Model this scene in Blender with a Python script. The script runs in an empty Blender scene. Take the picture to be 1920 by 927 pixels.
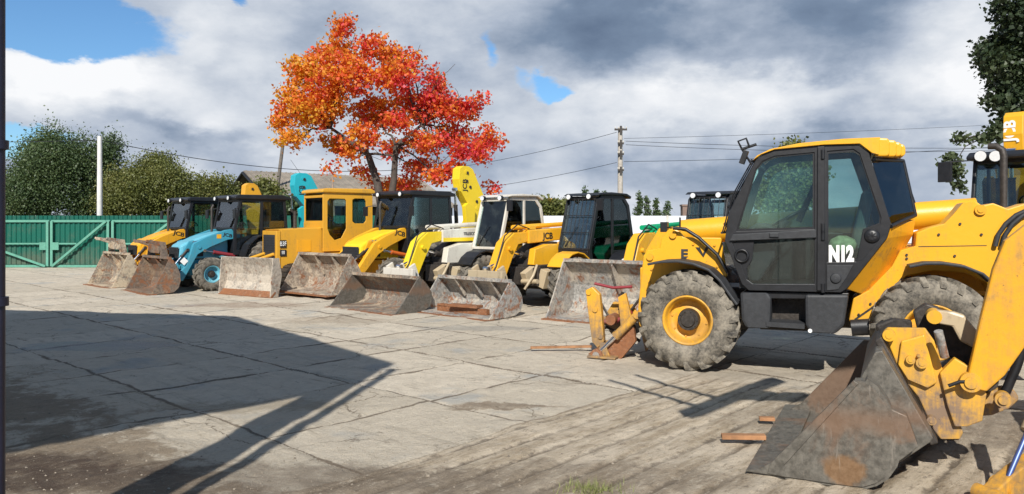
import bpy, math, random
import numpy as np
from mathutils import Vector, Matrix, Quaternion, geometry
random.seed(7); rng = np.random.default_rng(7)
S = bpy.context.scene; C = S.collection
R = math.radians; PI = math.pi
# ------------------------------------------------------------------ camera
F, CX, HY, CH = 1400.0, 960.0, 420.0, 1.75
cam = bpy.data.cameras.new('camera'); co = bpy.data.objects.new('camera', cam); C.objects.link(co)
co.location = (0, 0, CH); co.rotation_euler = (R(90), 0, 0)
cam.sensor_fit = 'HORIZONTAL'; cam.sensor_width = 36; cam.lens = F / 1920 * 36
cam.shift_y = -(463.5 - HY) / 1920; cam.clip_start = .05; cam.clip_end = 4000
S.camera = co
S.view_settings.view_transform = 'Standard'; S.view_settings.look = 'None'
S.view_settings.exposure = 0.22; S.view_settings.gamma = 1
# ------------------------------------------------------------------ sun
EL = R(38); DH = Vector((.148, .989)).normalized()
sl = bpy.data.lights.new('sun', 'SUN'); sl.energy = 5.0; sl.angle = R(.5); sl.color = (1, .955, .88)
so = bpy.data.objects.new('sun', sl); C.objects.link(so); so.location = (-3, -20, 20)
sd = Vector((DH.x * math.cos(EL), DH.y * math.cos(EL), -math.sin(EL)))
so.rotation_euler = sd.to_track_quat('-Z', 'Y').to_euler()
# ------------------------------------------------------------------ world
W = bpy.data.worlds.new('World'); S.world = W; W.use_nodes = True
class NT:
    def __init__(s, t): s.t = t; s.n = t.nodes; s.l = t.links
    def new(s, ty, **k):
        n = s.n.new(ty)
        for a, b in k.items(): setattr(n, a, b)
        return n
    def inp(s, n, i, v):
        if v is None: return
        if isinstance(v, bpy.types.NodeSocket): s.l.new(v, n.inputs[i])
        else: n.inputs[i].default_value = v
    def math(s, op, a, b=None, c=None, clamp=False):
        n = s.new('ShaderNodeMath', operation=op, use_clamp=clamp)
        for i, v in enumerate((a, b, c)): s.inp(n, i, v)
        return n.outputs[0]
    def vm(s, op, a, b=None, out=0, scale=None):
        n = s.new('ShaderNodeVectorMath', operation=op); s.inp(n, 0, a); s.inp(n, 1, b)
        if scale is not None: s.inp(n, 3, scale)
        return n.outputs[out]
    def mr(s, v, a, b, c=0., d=1., smooth=True):
        n = s.new('ShaderNodeMapRange', interpolation_type='SMOOTHSTEP' if smooth else 'LINEAR')
        for i, q in enumerate((v, a, b, c, d)): s.inp(n, i, q)
        return n.outputs[0]
    def noise(s, vec, scale, detail=4, rough=.55, dist=0., out=0):
        n = s.new('ShaderNodeTexNoise'); s.inp(n, 'Vector', vec)
        n.inputs['Scale'].default_value = scale; n.inputs['Detail'].default_value = detail
        n.inputs['Roughness'].default_value = rough; n.inputs['Distortion'].default_value = dist
        return n.outputs[out]
    def mix(s, f, a, b, blend='MIX'):
        n = s.new('ShaderNodeMix', data_type='RGBA', blend_type=blend)
        s.inp(n, 0, f); s.inp(n, 6, a); s.inp(n, 7, b)
        return n.outputs[2]
    def sep(s, v):
        n = s.new('ShaderNodeSeparateXYZ'); s.inp(n, 0, v); return n.outputs
    def comb(s, x, y, z=0.):
        n = s.new('ShaderNodeCombineXYZ')
        for i, q in enumerate((x, y, z)): s.inp(n, i, q)
        return n.outputs[0]
    def ramp(s, f, stops):
        n = s.new('ShaderNodeValToRGB'); s.inp(n, 0, f); e = n.color_ramp.elements
        while len(e) < len(stops): e.new(.5)
        for k, (p, c) in enumerate(stops): e[k].position = p; e[k].color = (*c, 1)
        return n.outputs[0]
w = NT(W.node_tree); w.n.clear()
sky = w.new('ShaderNodeTexSky', sky_type='NISHITA', sun_disc=False, sun_elevation=EL,
            sun_rotation=math.atan2(-DH.x, -DH.y), air_density=1.0, dust_density=.3, ozone_density=2.0)
tc = w.new('ShaderNodeTexCoord').outputs['Generated']
dx, dy, dz = w.sep(tc)
az = w.math('ARCTAN2', dx, dy); el = w.math('ARCSINE', dz)
P = w.comb(az, el)
st = w.vm('MULTIPLY', tc, (1, 1, 1.9))
n1 = w.noise(st, 3.0, 8, .6, out=1); n2 = w.noise(st, 11, 6, .6, out=1)
Pw = w.vm('ADD', P, w.vm('SCALE', w.vm('SUBTRACT', n1, (.5, .5, .5)), scale=.16))
Pw = w.vm('ADD', Pw, w.vm('SCALE', w.vm('SUBTRACT', n2, (.5, .5, .5)), scale=.05))
def blobs(lst):
    acc = None
    for px, py, rx, ry, k in lst:
        a = math.atan((px - CX) / F); e = math.atan((HY - py) / F * math.cos(a))
        v = w.vm('MULTIPLY', w.vm('SUBTRACT', Pw, (a, e, 0)), (F / rx, F / ry, 0))
        g = w.math('MULTIPLY', w.mr(w.vm('LENGTH', v, out=1), 0, 1.6, 1, 0), k)
        acc = g if acc is None else w.math('ADD', acc, g)
    return acc
br = blobs([(160, 135, 130, 50, .55), (330, 190, 110, 60, .2), (60, 190, 90, 60, .15), (560, 80, 160, 90, .06), (850, 40, 160, 60, .10),
  (1010, 225, 70, 50, .16), (1180, 190, 120, 50, .26), (1400, 198, 190, 38, .26), (1600, 190, 160, 46, .20), (1800, 70, 110, 110, .34),
  (1850, 200, 100, 60, .2), (570, 310, 80, 22, .2), (1130, 372, 120, 18, .16), (1820, 290, 60, 16, .2), (1000, 330, 100, 25, .05), (470, 240, 120, 40, .08),
  (1400, 40, 330, 100, -.24), (1120, 70, 200, 90, -.20), (1620, 30, 110, 100, -.14), (310, 252, 170, 20, -.20), (440, 262, 100, 16, -.10),
  (860, 170, 50, 50, -.12), (1330, 305, 260, 28, -.20), (1650, 330, 240, 50, -.16), (1500, 275, 200, 14, -.08), (130, 330, 140, 30, -.02)])
L = w.math('ADD', .63, br)
nb = w.noise(st, 7, 9, .62); nc = w.noise(w.vm('MULTIPLY', tc, (1, 1, 5)), 5, 7, .55)
L = w.math('ADD', L, w.math('MULTIPLY', w.math('SUBTRACT', nb, .5), .62))
L = w.math('ADD', L, w.math('MULTIPLY', w.math('SUBTRACT', nc, .5), .12))
for sc_, k_ in ((6., .34), (15., .20)):
    vo = w.new('ShaderNodeTexVoronoi', feature='SMOOTH_F1'); w.inp(vo, 'Vector', w.vm('ADD', st, w.vm('SCALE', n2, scale=.10))); vo.inputs['Scale'].default_value = sc_; vo.inputs['Smoothness'].default_value = .35
    L = w.math('ADD', L, w.math('MULTIPLY', w.math('SUBTRACT', .42, vo.outputs[0]), k_))
front = w.mr(dy, -.3, .5)
L = w.math('MULTIPLY', L, w.math('MULTIPLY', w.mr(dy, -.3, .5, .36, 1.0), w.mr(dz, .34, .7, 1.0, .36)))
cloud = w.ramp(L, [(0, (.10, .145, .23)), (.28, (.19, .255, .36)), (.52, (.40, .46, .56)), (.75, (.64, .68, .74)), (1, (.88, .89, .91))])
bl = blobs([(100, 40, 170, 56, 1.15), (20, 5, 160, 60, .6), (430, 5, 50, 16, .8), (50, 262, 110, 30, 1.0), (935, 90, 26, 46, .6), (1040, 170, 46, 34, .85), (1085, 188, 30, 20, .5), (985, 145, 24, 30, .4), (180, 300, 60, 18, .35)])
blu = w.math('ADD', bl, w.math('MULTIPLY', w.math('SUBTRACT', nb, .5), .9))
rear = w.mr(w.noise(tc, 1.6, 5, .55), .44, .56)
blm = w.math('MAXIMUM', w.mr(blu, .36, .66), w.math('MULTIPLY', rear, w.math('SUBTRACT', 1., front)))
skc = w.mix(1., sky.outputs[0], (.72, 1.02, 1.25, 1), 'MULTIPLY')
cl10 = w.vm('SCALE', cloud, scale=9.3)
bg = w.new('ShaderNodeBackground'); w.inp(bg, 0, w.mix(blm, cl10, w.vm('SCALE', skc, scale=w.mr(dz, .3, .8, .9, .6)))); bg.inputs[1].default_value = .1
w.l.new(bg.outputs[0], w.new('ShaderNodeOutputWorld').inputs[0])

# ------------------------------------------------------------------ geometry helpers
def G(px, py):
    Y = F * CH / (py - HY); return Vector(((px - CX) / F * Y, Y))
def at(px, py, Y): return Vector(((px - CX) / F * Y, Y, CH - (py - HY) / F * Y))
class Fr:                                            # a machine's own axes: x forward, y to its left, z up
    def __init__(s, O, hd, sc=1.0):
        s.O = Vector(O); s.a = R(hd); s.h = Vector((math.cos(s.a), math.sin(s.a))); s.l = Vector((-s.h.y, s.h.x)); s.sc = sc
    def y(s, px, py, yl):
        yl *= s.sc; t = (px - CX) / F; A = s.O + s.l * yl
        x = (A.y * t - A.x) / (s.h.x - s.h.y * t); lam = A.y + x * s.h.y
        return (x / s.sc, (CH - (py - HY) / F * lam) / s.sc)
    def x(s, px, py, xl):
        xl *= s.sc; t = (px - CX) / F; A = s.O + s.h * xl
        y = (A.y * t - A.x) / (s.l.x - s.l.y * t); lam = A.y + y * s.l.y
        return (y / s.sc, (CH - (py - HY) / F * lam) / s.sc)
class MB:
    def __init__(s): s.v = []; s.f = []; s.sm = []
    def add(s, vs, fs, smooth=False):
        o = len(s.v); s.v += [tuple(q) for q in vs]; s.f += [tuple(i + o for i in f) for f in fs]; s.sm += [smooth] * len(fs); return s
    def box(s, c, d, rot=None):
        M = Matrix.Translation(c) @ (rot.to_4x4() if rot is not None else Matrix())
        vs = [M @ Vector((x * d[0] / 2, y * d[1] / 2, z * d[2] / 2)) for x in (-1, 1) for y in (-1, 1) for z in (-1, 1)]
        return s.add(vs, [(0, 1, 3, 2), (4, 6, 7, 5), (0, 4, 5, 1), (2, 3, 7, 6), (0, 2, 6, 4), (1, 5, 7, 3)])
    def bb(s, x0, x1, y0, y1, z0, z1): return s.box(((x0 + x1) / 2, (y0 + y1) / 2, (z0 + z1) / 2), (x1 - x0, y1 - y0, z1 - z0))
    def prism(s, loops, y0, y1, ax='y'):               # polygon(s) in xz, pushed through y; the first loop is the outline, the others are holes
        if not isinstance(loops[0][0], (tuple, list)): loops = [loops]
        ys = (y0, y1)
        def mk(p, k):
            yy = ys[k]
            if ax == 'y': return (p[0], yy, p[1])
            if ax == 'x': return (yy, p[0], p[1])
            return (p[0], p[1], yy)
        tri = geometry.tessellate_polygon([[Vector((p[0], p[1], 0)) for p in l] for l in loops])
        flat = [p for l in loops for p in l]; n = len(flat)
        vs = [mk(p, 0) for p in flat] + [mk(p, 1) for p in flat]
        fs = [tuple(t) for t in tri] + [tuple(i + n for i in reversed(t)) for t in tri]
        o = 0
        for l in loops:
            m = len(l)
            for i in range(m): j = (i + 1) % m; fs.append((o + i, o + j, o + j + n, o + i + n))
            o += m
        return s.add(vs, fs)
    def cyl(s, a, b, r0, r1=None, n=14, caps=True, smooth=True):
        a = Vector(a); b = Vector(b); r1 = r0 if r1 is None else r1
        q = (b - a).to_track_quat('Z', 'Y'); u = q @ Vector((1, 0, 0)); v = q @ Vector((0, 1, 0))
        vs = [p + (u * math.cos(2 * PI * i / n) + v * math.sin(2 * PI * i / n)) * r for p, r in ((a, r0), (b, r1)) for i in range(n)]
        s.add(vs, [(i, (i + 1) % n, n + (i + 1) % n, n + i) for i in range(n)], smooth)
        if caps: s.add(vs, [tuple(range(n))[::-1], tuple(range(n, 2 * n))])
        return s
    def tube(s, pts, r, n=8):
        pts = [Vector(p) for p in pts]; m = len(pts); rs = r if isinstance(r, (list, tuple)) else [r] * m
        vs = []; up = None
        for i, p in enumerate(pts):
            d = (pts[min(i + 1, m - 1)] - pts[max(i - 1, 0)]).normalized()
            if up is None: up = d.orthogonal().normalized()
            u = (up - d * up.dot(d)).normalized(); up = u; v = d.cross(u)
            vs += [p + (u * math.cos(2 * PI * k / n) + v * math.sin(2 * PI * k / n)) * rs[i] for k in range(n)]
        fs = [(i * n + k, i * n + (k + 1) % n, (i + 1) * n + (k + 1) % n, (i + 1) * n + k) for i in range(m - 1) for k in range(n)]
        s.add(vs, fs, True); return s.add(vs, [tuple(range(n))[::-1], tuple(range((m - 1) * n, m * n))])
    def lathe(s, prof, c, ax='y', n=40, closed=True):   # prof: (radius, offset along the axis)
        vs = []; m = len(prof)
        for i in range(n):
            ca, sa = math.cos(2 * PI * i / n), math.sin(2 * PI * i / n)
            for r, o in prof:
                vs.append((c[0] + r * ca, c[1] + o, c[2] + r * sa) if ax == 'y' else (c[0] + r * ca, c[1] + r * sa, c[2] + o))
        fs = [(i * m + k, i * m + (k + 1) % m, ((i + 1) % n) * m + (k + 1) % m, ((i + 1) % n) * m + k) for i in range(n) for k in range(m if closed else m - 1)]
        return s.add(vs, fs, True)
    def strip(s, pts, y0, y1, t):                       # bent plate of thickness t following pts in xz
        P2 = [Vector(p) for p in pts]; off = []
        for i, p in enumerate(P2):
            d = (P2[min(i + 1, len(P2) - 1)] - P2[max(i - 1, 0)]).normalized(); off.append((p.x - d.y * t, p.y + d.x * t))
        m = len(P2); vs = []
        for yy in (y0, y1):
            vs += [(p.x, yy, p.y) for p in P2] + [(q[0], yy, q[1]) for q in off]
        o = 2 * m; fs = []
        for i in range(m - 1):
            fs += [(i, i + 1, o + i + 1, o + i), (m + i, o + m + i, o + m + i + 1, m + i + 1), (i, m + i, m + i + 1, i + 1), (o + i, o + i + 1, o + m + i + 1, o + m + i)]
        fs += [(0, o, o + m, m), (m - 1, 2 * m - 1, o + 2 * m - 1, o + m - 1)]
        return s.add(vs, fs)
    def mesh(s, name):
        me = bpy.data.meshes.new(name); me.from_pydata(s.v, [], s.f); me.polygons.foreach_set('use_smooth', s.sm)
        import bmesh
        bm = bmesh.new(); bm.from_mesh(me); bmesh.ops.recalc_face_normals(bm, faces=bm.faces); bm.to_mesh(me); bm.free()
        return me
    def build(s, name, mat, parent=None, bevel=0, label=None):
        me = s.mesh(name); me.materials.append(mat); o = bpy.data.objects.new(name, me); C.objects.link(o)
        if parent is not None: o.parent = parent
        if bevel:
            b = o.modifiers.new('bevel', 'BEVEL'); b.width = bevel; b.segments = 2; b.limit_method = 'ANGLE'; b.angle_limit = R(35); b.harden_normals = False
        if label: o['label'] = label
        return o
def tag(o, label=None, cat=None, group=None, kind=None):
    for k, v in (('label', label), ('category', cat), ('group', group), ('kind', kind)):
        if v: o[k] = v
    return o
def empty(name, loc, rz=0, sc=1, **k):
    o = bpy.data.objects.new(name, None); C.objects.link(o); o.location = loc; o.rotation_euler = (0, 0, rz); o.scale = (sc,) * 3
    o.empty_display_size = .3; return tag(o, **k)
def lettering(txt, size, mat, parent, M, depth=.004, name='lettering', bold=.0, sx=1.0):
    cu = bpy.data.curves.new('t', 'FONT'); cu.body = txt; cu.size = size; cu.extrude = depth; cu.align_x = 'CENTER'; cu.align_y = 'CENTER'; cu.offset = bold
    t = bpy.data.objects.new('t', cu); C.objects.link(t); bpy.context.view_layer.update()
    me = bpy.data.meshes.new_from_object(t.evaluated_get(bpy.context.evaluated_depsgraph_get())); bpy.data.objects.remove(t)
    me.transform(M @ Matrix.Diagonal((sx, 1, 1, 1))); me.materials.clear(); me.materials.append(mat)
    o = bpy.data.objects.new(name, me); C.objects.link(o); o.parent = parent; return o
def face_left(x, y, z, tilt=0):                        # a sign on a machine's left side (+y), reading towards its rear
    return Matrix.Translation((x, y, z)) @ Matrix(((-1, 0, 0, 0), (0, 0, 1, 0), (0, 1, 0, 0), (0, 0, 0, 1))) @ Matrix.Rotation(tilt, 4, 'Z')

# ------------------------------------------------------------------ materials
def newmat(name):
    m = bpy.data.materials.new(name); m.use_nodes = True; t = NT(m.node_tree); t.n.clear()
    out = t.new('ShaderNodeOutputMaterial'); b = t.new('ShaderNodeBsdfPrincipled'); t.l.new(b.outputs[0], out.inputs[0])
    return m, t, b, out
def bump(t, b, h, dist=.01, strength=1.):
    n = t.new('ShaderNodeBump'); n.inputs['Distance'].default_value = dist; n.inputs['Strength'].default_value = strength
    t.inp(n, 'Height', h); t.l.new(n.outputs[0], b.inputs['Normal']); return n
DUST = (.30, .26, .20, 1)
def paint(name, col, dirt=.3, dirtcol=(.16, .12, .08, 1), rough=.38, rust=.12, low=0., scale=1.):
    m, t, b, _ = newmat(name); c = t.new('ShaderNodeTexCoord').outputs['Object']
    x, y, z = t.sep(c)
    big = t.noise(c, 1.7 * scale, 6, .62); fine = t.noise(c, 16 * scale, 6, .7); run = t.noise(t.vm('MULTIPLY', c, (9, 9, .9)), 2.2 * scale, 5, .65)
    var = t.mix(t.mr(big, .3, .7, 0, .22), (*col, 1), tuple(q * .82 for q in col) + (1,))
    d = t.math('ADD', t.math('MULTIPLY', big, .5), t.math('ADD', t.math('MULTIPLY', fine, .3), t.math('MULTIPLY', run, .35)))
    d = t.math('ADD', d, t.mr(z, 0, 1.3, low + .06, 0))
    dm = t.math('MULTIPLY', t.mr(d, .56, .86), dirt * 2, clamp=True)
    c1 = t.mix(dm, var, dirtcol)
    chips = t.math('MULTIPLY', t.mr(t.noise(c, 26 * scale, 5, .75), .63, .68), t.mr(big, .42, .6))
    c2 = t.mix(t.math('MULTIPLY', chips, min(1, rust * 5)), c1, (.10, .055, .035, 1))
    t.inp(b, 'Base Color', c2)
    t.inp(b, 'Roughness', t.math('ADD', rough, t.math('MULTIPLY', dm, .4), clamp=True))
    bump(t, b, t.math('ADD', fine, t.math('MULTIPLY', big, .6)), .004, .5)
    return m
def steel(name, base, rustc=(.16, .068, .032), mud=(.30, .25, .19), rustk=.5, mudk=.5, scr=.4, off=0.):
    m, t, b, _ = newmat(name); c0 = t.new('ShaderNodeTexCoord').outputs['Object']; c = t.vm('ADD', c0, (off, off * 1.7, off * .3))
    a = t.noise(c, 2.3, 7, .66); f = t.noise(c, 19, 6, .7); g = t.noise(c, 5.5, 6, .7, .6)
    s = t.noise(t.vm('MULTIPLY', c, (3, 3, 26)), 3, 5, .6)
    var = t.mix(t.mr(f, .3, .7), tuple(q * .62 for q in base) + (1,), tuple(min(1, q * 1.3) for q in base) + (1,))
    r = t.mix(t.math('MULTIPLY', t.mr(g, .62 - rustk * .25, .72 - rustk * .18), .9), var, t.mix(f, (*rustc, 1), (rustc[0] * 2.1, rustc[1] * 1.9, rustc[2] * 1.5, 1)))
    mu = t.mix(t.mr(t.math('ADD', t.math('MULTIPLY', a, .75), t.math('MULTIPLY', f, .25)), .66 - mudk * .28, .74 - mudk * .22), r, t.mix(f, tuple(q * .6 for q in mud) + (1,), tuple(q * 1.35 for q in mud) + (1,)))
    fin = t.mix(t.math('MULTIPLY', t.mr(s, .62, .70), scr), mu, (.45, .43, .40, 1))
    t.inp(b, 'Base Color', fin); b.inputs['Metallic'].default_value = .12
    t.inp(b, 'Roughness', t.mr(f, .3, .7, .5, .85)); bump(t, b, t.math('ADD', t.math('ADD', a, f), t.math('MULTIPLY', s, .3)), .014, .7)
    return m
def plain(name, col, rough=.6, metal=0., nz=.25, sc=12., bmp=.004):
    m, t, b, _ = newmat(name); c = t.new('ShaderNodeTexCoord').outputs['Object']; n = t.noise(c, sc, 6, .65); n2_ = t.noise(c, sc * .13, 4, .6)
    k = t.math('ADD', t.math('MULTIPLY', n, .6), t.math('MULTIPLY', n2_, .4))
    t.inp(b, 'Base Color', t.mix(t.mr(k, .3, .7), tuple(q * (1 - nz) for q in col) + (1,), tuple(min(1, q * (1 + nz)) for q in col) + (1,)))
    b.inputs['Roughness'].default_value = rough; b.inputs['Metallic'].default_value = metal
    if bmp: bump(t, b, n, bmp, .6)
    return m
def rubber(name, dust=.5):
    m, t, b, _ = newmat(name); c = t.new('ShaderNodeTexCoord').outputs['Object']; n = t.noise(c, 7, 7, .7); f = t.noise(c, 40, 4, .7)
    k = t.math('ADD', t.math('MULTIPLY', n, .7), t.math('MULTIPLY', f, .3))
    t.inp(b, 'Base Color', t.mix(t.math('MULTIPLY', t.mr(k, .30, .68), dust), (.022, .021, .02, 1), (.30, .265, .21, 1)))
    b.inputs['Roughness'].default_value = .85; bump(t, b, k, .008, .6); return m
def glassmat(name, tint, gl=.12):
    m, t, b, out = newmat(name); t.n.remove(b)
    tr = t.new('ShaderNodeBsdfTransparent'); tr.inputs[0].default_value = (*tint, 1)
    g = t.new('ShaderNodeBsdfGlossy'); g.inputs['Roughness'].default_value = .03; g.inputs[0].default_value = (.9, .95, 1, 1)
    c = t.new('ShaderNodeTexCoord').outputs['Object']; d = t.new('ShaderNodeBsdfDiffuse'); d.inputs[0].default_value = (.36, .34, .30, 1)
    fr = t.new('ShaderNodeFresnel'); fr.inputs[0].default_value = 1.5
    mx = t.new('ShaderNodeMixShader'); t.inp(mx, 0, t.math('ADD', t.math('MULTIPLY', fr.outputs[0], 1.2), gl * .3, clamp=True)); t.l.new(tr.outputs[0], mx.inputs[1]); t.l.new(g.outputs[0], mx.inputs[2])
    m2 = t.new('ShaderNodeMixShader'); t.inp(m2, 0, t.math('MULTIPLY', t.mr(t.noise(c, 3.5, 7, .7), .45, .75), .03)); t.l.new(mx.outputs[0], m2.inputs[1]); t.l.new(d.outputs[0], m2.inputs[2])
    t.l.new(m2.outputs[0], out.inputs[0]); return m
def leafmat(name, cols, side=None, trans=.35):
    m, t, b, out = newmat(name); g = t.new('ShaderNodeNewGeometry'); c = t.new('ShaderNodeTexCoord').outputs['Object']
    rnd = g.outputs['Random Per Island']
    k = t.math('ADD', t.math('MULTIPLY', rnd, .40), t.math('MULTIPLY', t.mr(t.noise(c, .8, 4, .6), .3, .7, 0, 1, False), .60))
    if side: k = t.math('ADD', k, t.mr(t.sep(c)[0], side[0], side[1], -side[2], side[2], False))
    col = t.ramp(k, cols); t.inp(b, 'Base Color', col); b.inputs['Roughness'].default_value = .5
    tl = t.new('ShaderNodeBsdfTranslucent'); t.inp(tl, 0, t.mix(1., col, (1.25, 1.15, .8, 1), 'MULTIPLY'))
    mx = t.new('ShaderNodeMixShader'); mx.inputs[0].default_value = trans
    t.l.new(b.outputs[0], mx.inputs[1]); t.l.new(tl.outputs[0], mx.inputs[2]); t.l.new(mx.outputs[0], out.inputs[0]); return m
YEL = (.80, .40, .018)
M = dict(
  yellow=paint('yellow_paint', YEL, .27, rust=.12, low=.1), yellow_old_shade=paint('worn_shaded_yellow_paint', (.74, .36, .02), .42, rust=.25, low=.12),  # worn yellow, also used where shade is put into the colour
  lemon=paint('lemon_paint', (.84, .60, .02), .15, rust=.05), ochre=paint('ochre_paint', (.66, .34, .03), .32, rust=.12),
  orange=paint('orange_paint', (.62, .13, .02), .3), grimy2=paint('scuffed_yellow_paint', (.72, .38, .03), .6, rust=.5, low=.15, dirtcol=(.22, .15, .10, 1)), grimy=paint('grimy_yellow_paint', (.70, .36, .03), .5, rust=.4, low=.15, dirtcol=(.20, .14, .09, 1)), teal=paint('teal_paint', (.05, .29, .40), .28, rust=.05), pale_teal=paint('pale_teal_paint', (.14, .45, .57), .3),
  turq=paint('turquoise_paint', (.02, .42, .50), .12), white=paint('white_paint', (.66, .62, .54), .5, rust=.1, dirtcol=(.3, .24, .17, 1)),
  green=paint('green_paint', (.0, .34, .15), .15), cream=paint('cream_paint', (.48, .39, .26), .7, rust=.2),
  red=paint('dark_red_paint', (.25, .03, .04), .3), black=plain('black_plastic', (.014, .0145, .017), .42, nz=.35, bmp=.002),
  dark=plain('dark_frame', (.014, .0145, .017), .45, nz=.4), grey=plain('grey_plastic', (.03, .032, .036), .6, nz=.3, sc=20),
  greasy=plain('greasy_metal', (.05, .042, .036), .55, .3, .5, 18, .01), chrome=plain('chrome_rod', (.75, .76, .8), .15, 1., .05, 8, 0),
  rubber=rubber('dusty_rubber', .75), rubber2=rubber('muddy_rubber', 1.0), glass=glassmat('green_tinted_glass', (.80, .92, .89)), glassd=glassmat('dark_glass', (.80, .89, .88), .1),
  glassb=glassmat('blue_glass', (.2, .33, .5), .5),
  text_w=plain('white_lettering', (.85, .85, .83), .5, nz=.04, bmp=0), text_b=plain('black_lettering', (.02, .02, .02), .5, nz=.1, bmp=0),
  lamp=plain('lamp_glass', (.75, .76, .76), .15, 0, .08, 30, 0), seat=plain('seat_cloth', (.07, .10, .10), .9, nz=.3), redlamp=plain('red_lamp', (.45, .03, .01), .2, nz=.1, bmp=0),
  wood=plain('plank_wood', (.30, .15, .07), .8, nz=.4, sc=9), orangewood=plain('orange_wood', (.34, .17, .08), .8, nz=.35, sc=9), rag=plain('pale_cloth', (.32, .36, .22), .9, nz=.5, sc=14))
def dull(name):
    m, t, b, _ = newmat(name); c = t.new('ShaderNodeTexCoord').outputs['Object']; x, y, z = t.sep(c); a = t.noise(c, 1.7, 6, .6, .5); f = t.noise(c, 22, 6, .7); s_ = t.noise(t.vm('MULTIPLY', t.vm('ADD', c, t.vm('SCALE', c, scale=.1)), (9, 9, 1.2)), 3, 5, .6)
    col = t.mix(t.mr(f, .3, .7), (.085, .078, .066, 1), (.17, .155, .13, 1)); col = t.mix(t.mr(a, .47, .62, 0, .85), col, t.mix(f, (.10, .05, .03, 1), (.26, .15, .09, 1)))
    k_ = t.math('MULTIPLY', t.mr(t.math('ADD', z, t.math('MULTIPLY', t.math('SUBTRACT', a, .5), .5)), .30, .42), t.mr(t.math('ADD', z, t.math('MULTIPLY', t.math('SUBTRACT', a, .5), .5)), .58, .44)); col = t.mix(t.math('MULTIPLY', k_, .7), col, (.20, .12, .075, 1))
    d_ = t.vm('LENGTH', t.vm('MULTIPLY', t.vm('SUBTRACT', t.vm('ADD', c, t.vm('SCALE', t.noise(c, 9, 5, .7, out=1), scale=.12)), (.08, .06, .16)), (7.5, 0, 9)), out=1); col = t.mix(t.mr(a, .50, .64, 0, .55), col, (.17, .12, .085, 1)); col = t.mix(t.mr(d_, .75, 1.15, .7, 0), col, t.mix(f, (.14, .07, .03, 1), (.34, .18, .07, 1))); col = t.mix(t.mr(s_, .60, .72, 0, .35), col, (.34, .30, .25, 1)); t.inp(b, 'Base Color', col); b.inputs['Metallic'].default_value = .2; t.inp(b, 'Roughness', t.mr(f, .3, .7, .42, .7)); bump(t, b, f, .003, .4); return m
BK = [steel('bucket_steel_a', (.26, .23, .19), mud=(.52, .43, .31), rustk=.6, mudk=.8, off=1), steel('bucket_steel_b', (.17, .13, .10), mud=(.26, .19, .13), rustk=.6, mudk=.55, off=2),
      steel('bucket_steel_c', (.30, .25, .20), mud=(.50, .42, .32), rustk=.5, mudk=.7, off=3), steel('bucket_steel_d', (.20, .17, .14), mud=(.42, .34, .25), rustk=.5, mudk=.62, off=4),
      steel('bucket_steel_e', (.30, .29, .27), mud=(.46, .41, .34), rustk=.5, mudk=.7, off=5), dull('bucket_steel_f'),
      steel('bucket_steel_g', (.36, .32, .27), mud=(.50, .44, .36), rustk=.35, mudk=.8, off=7)]
RUST = steel('rusty_steel', (.26, .12, .06), mud=(.34, .22, .14), rustk=.9, mudk=.3, off=9)

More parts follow.
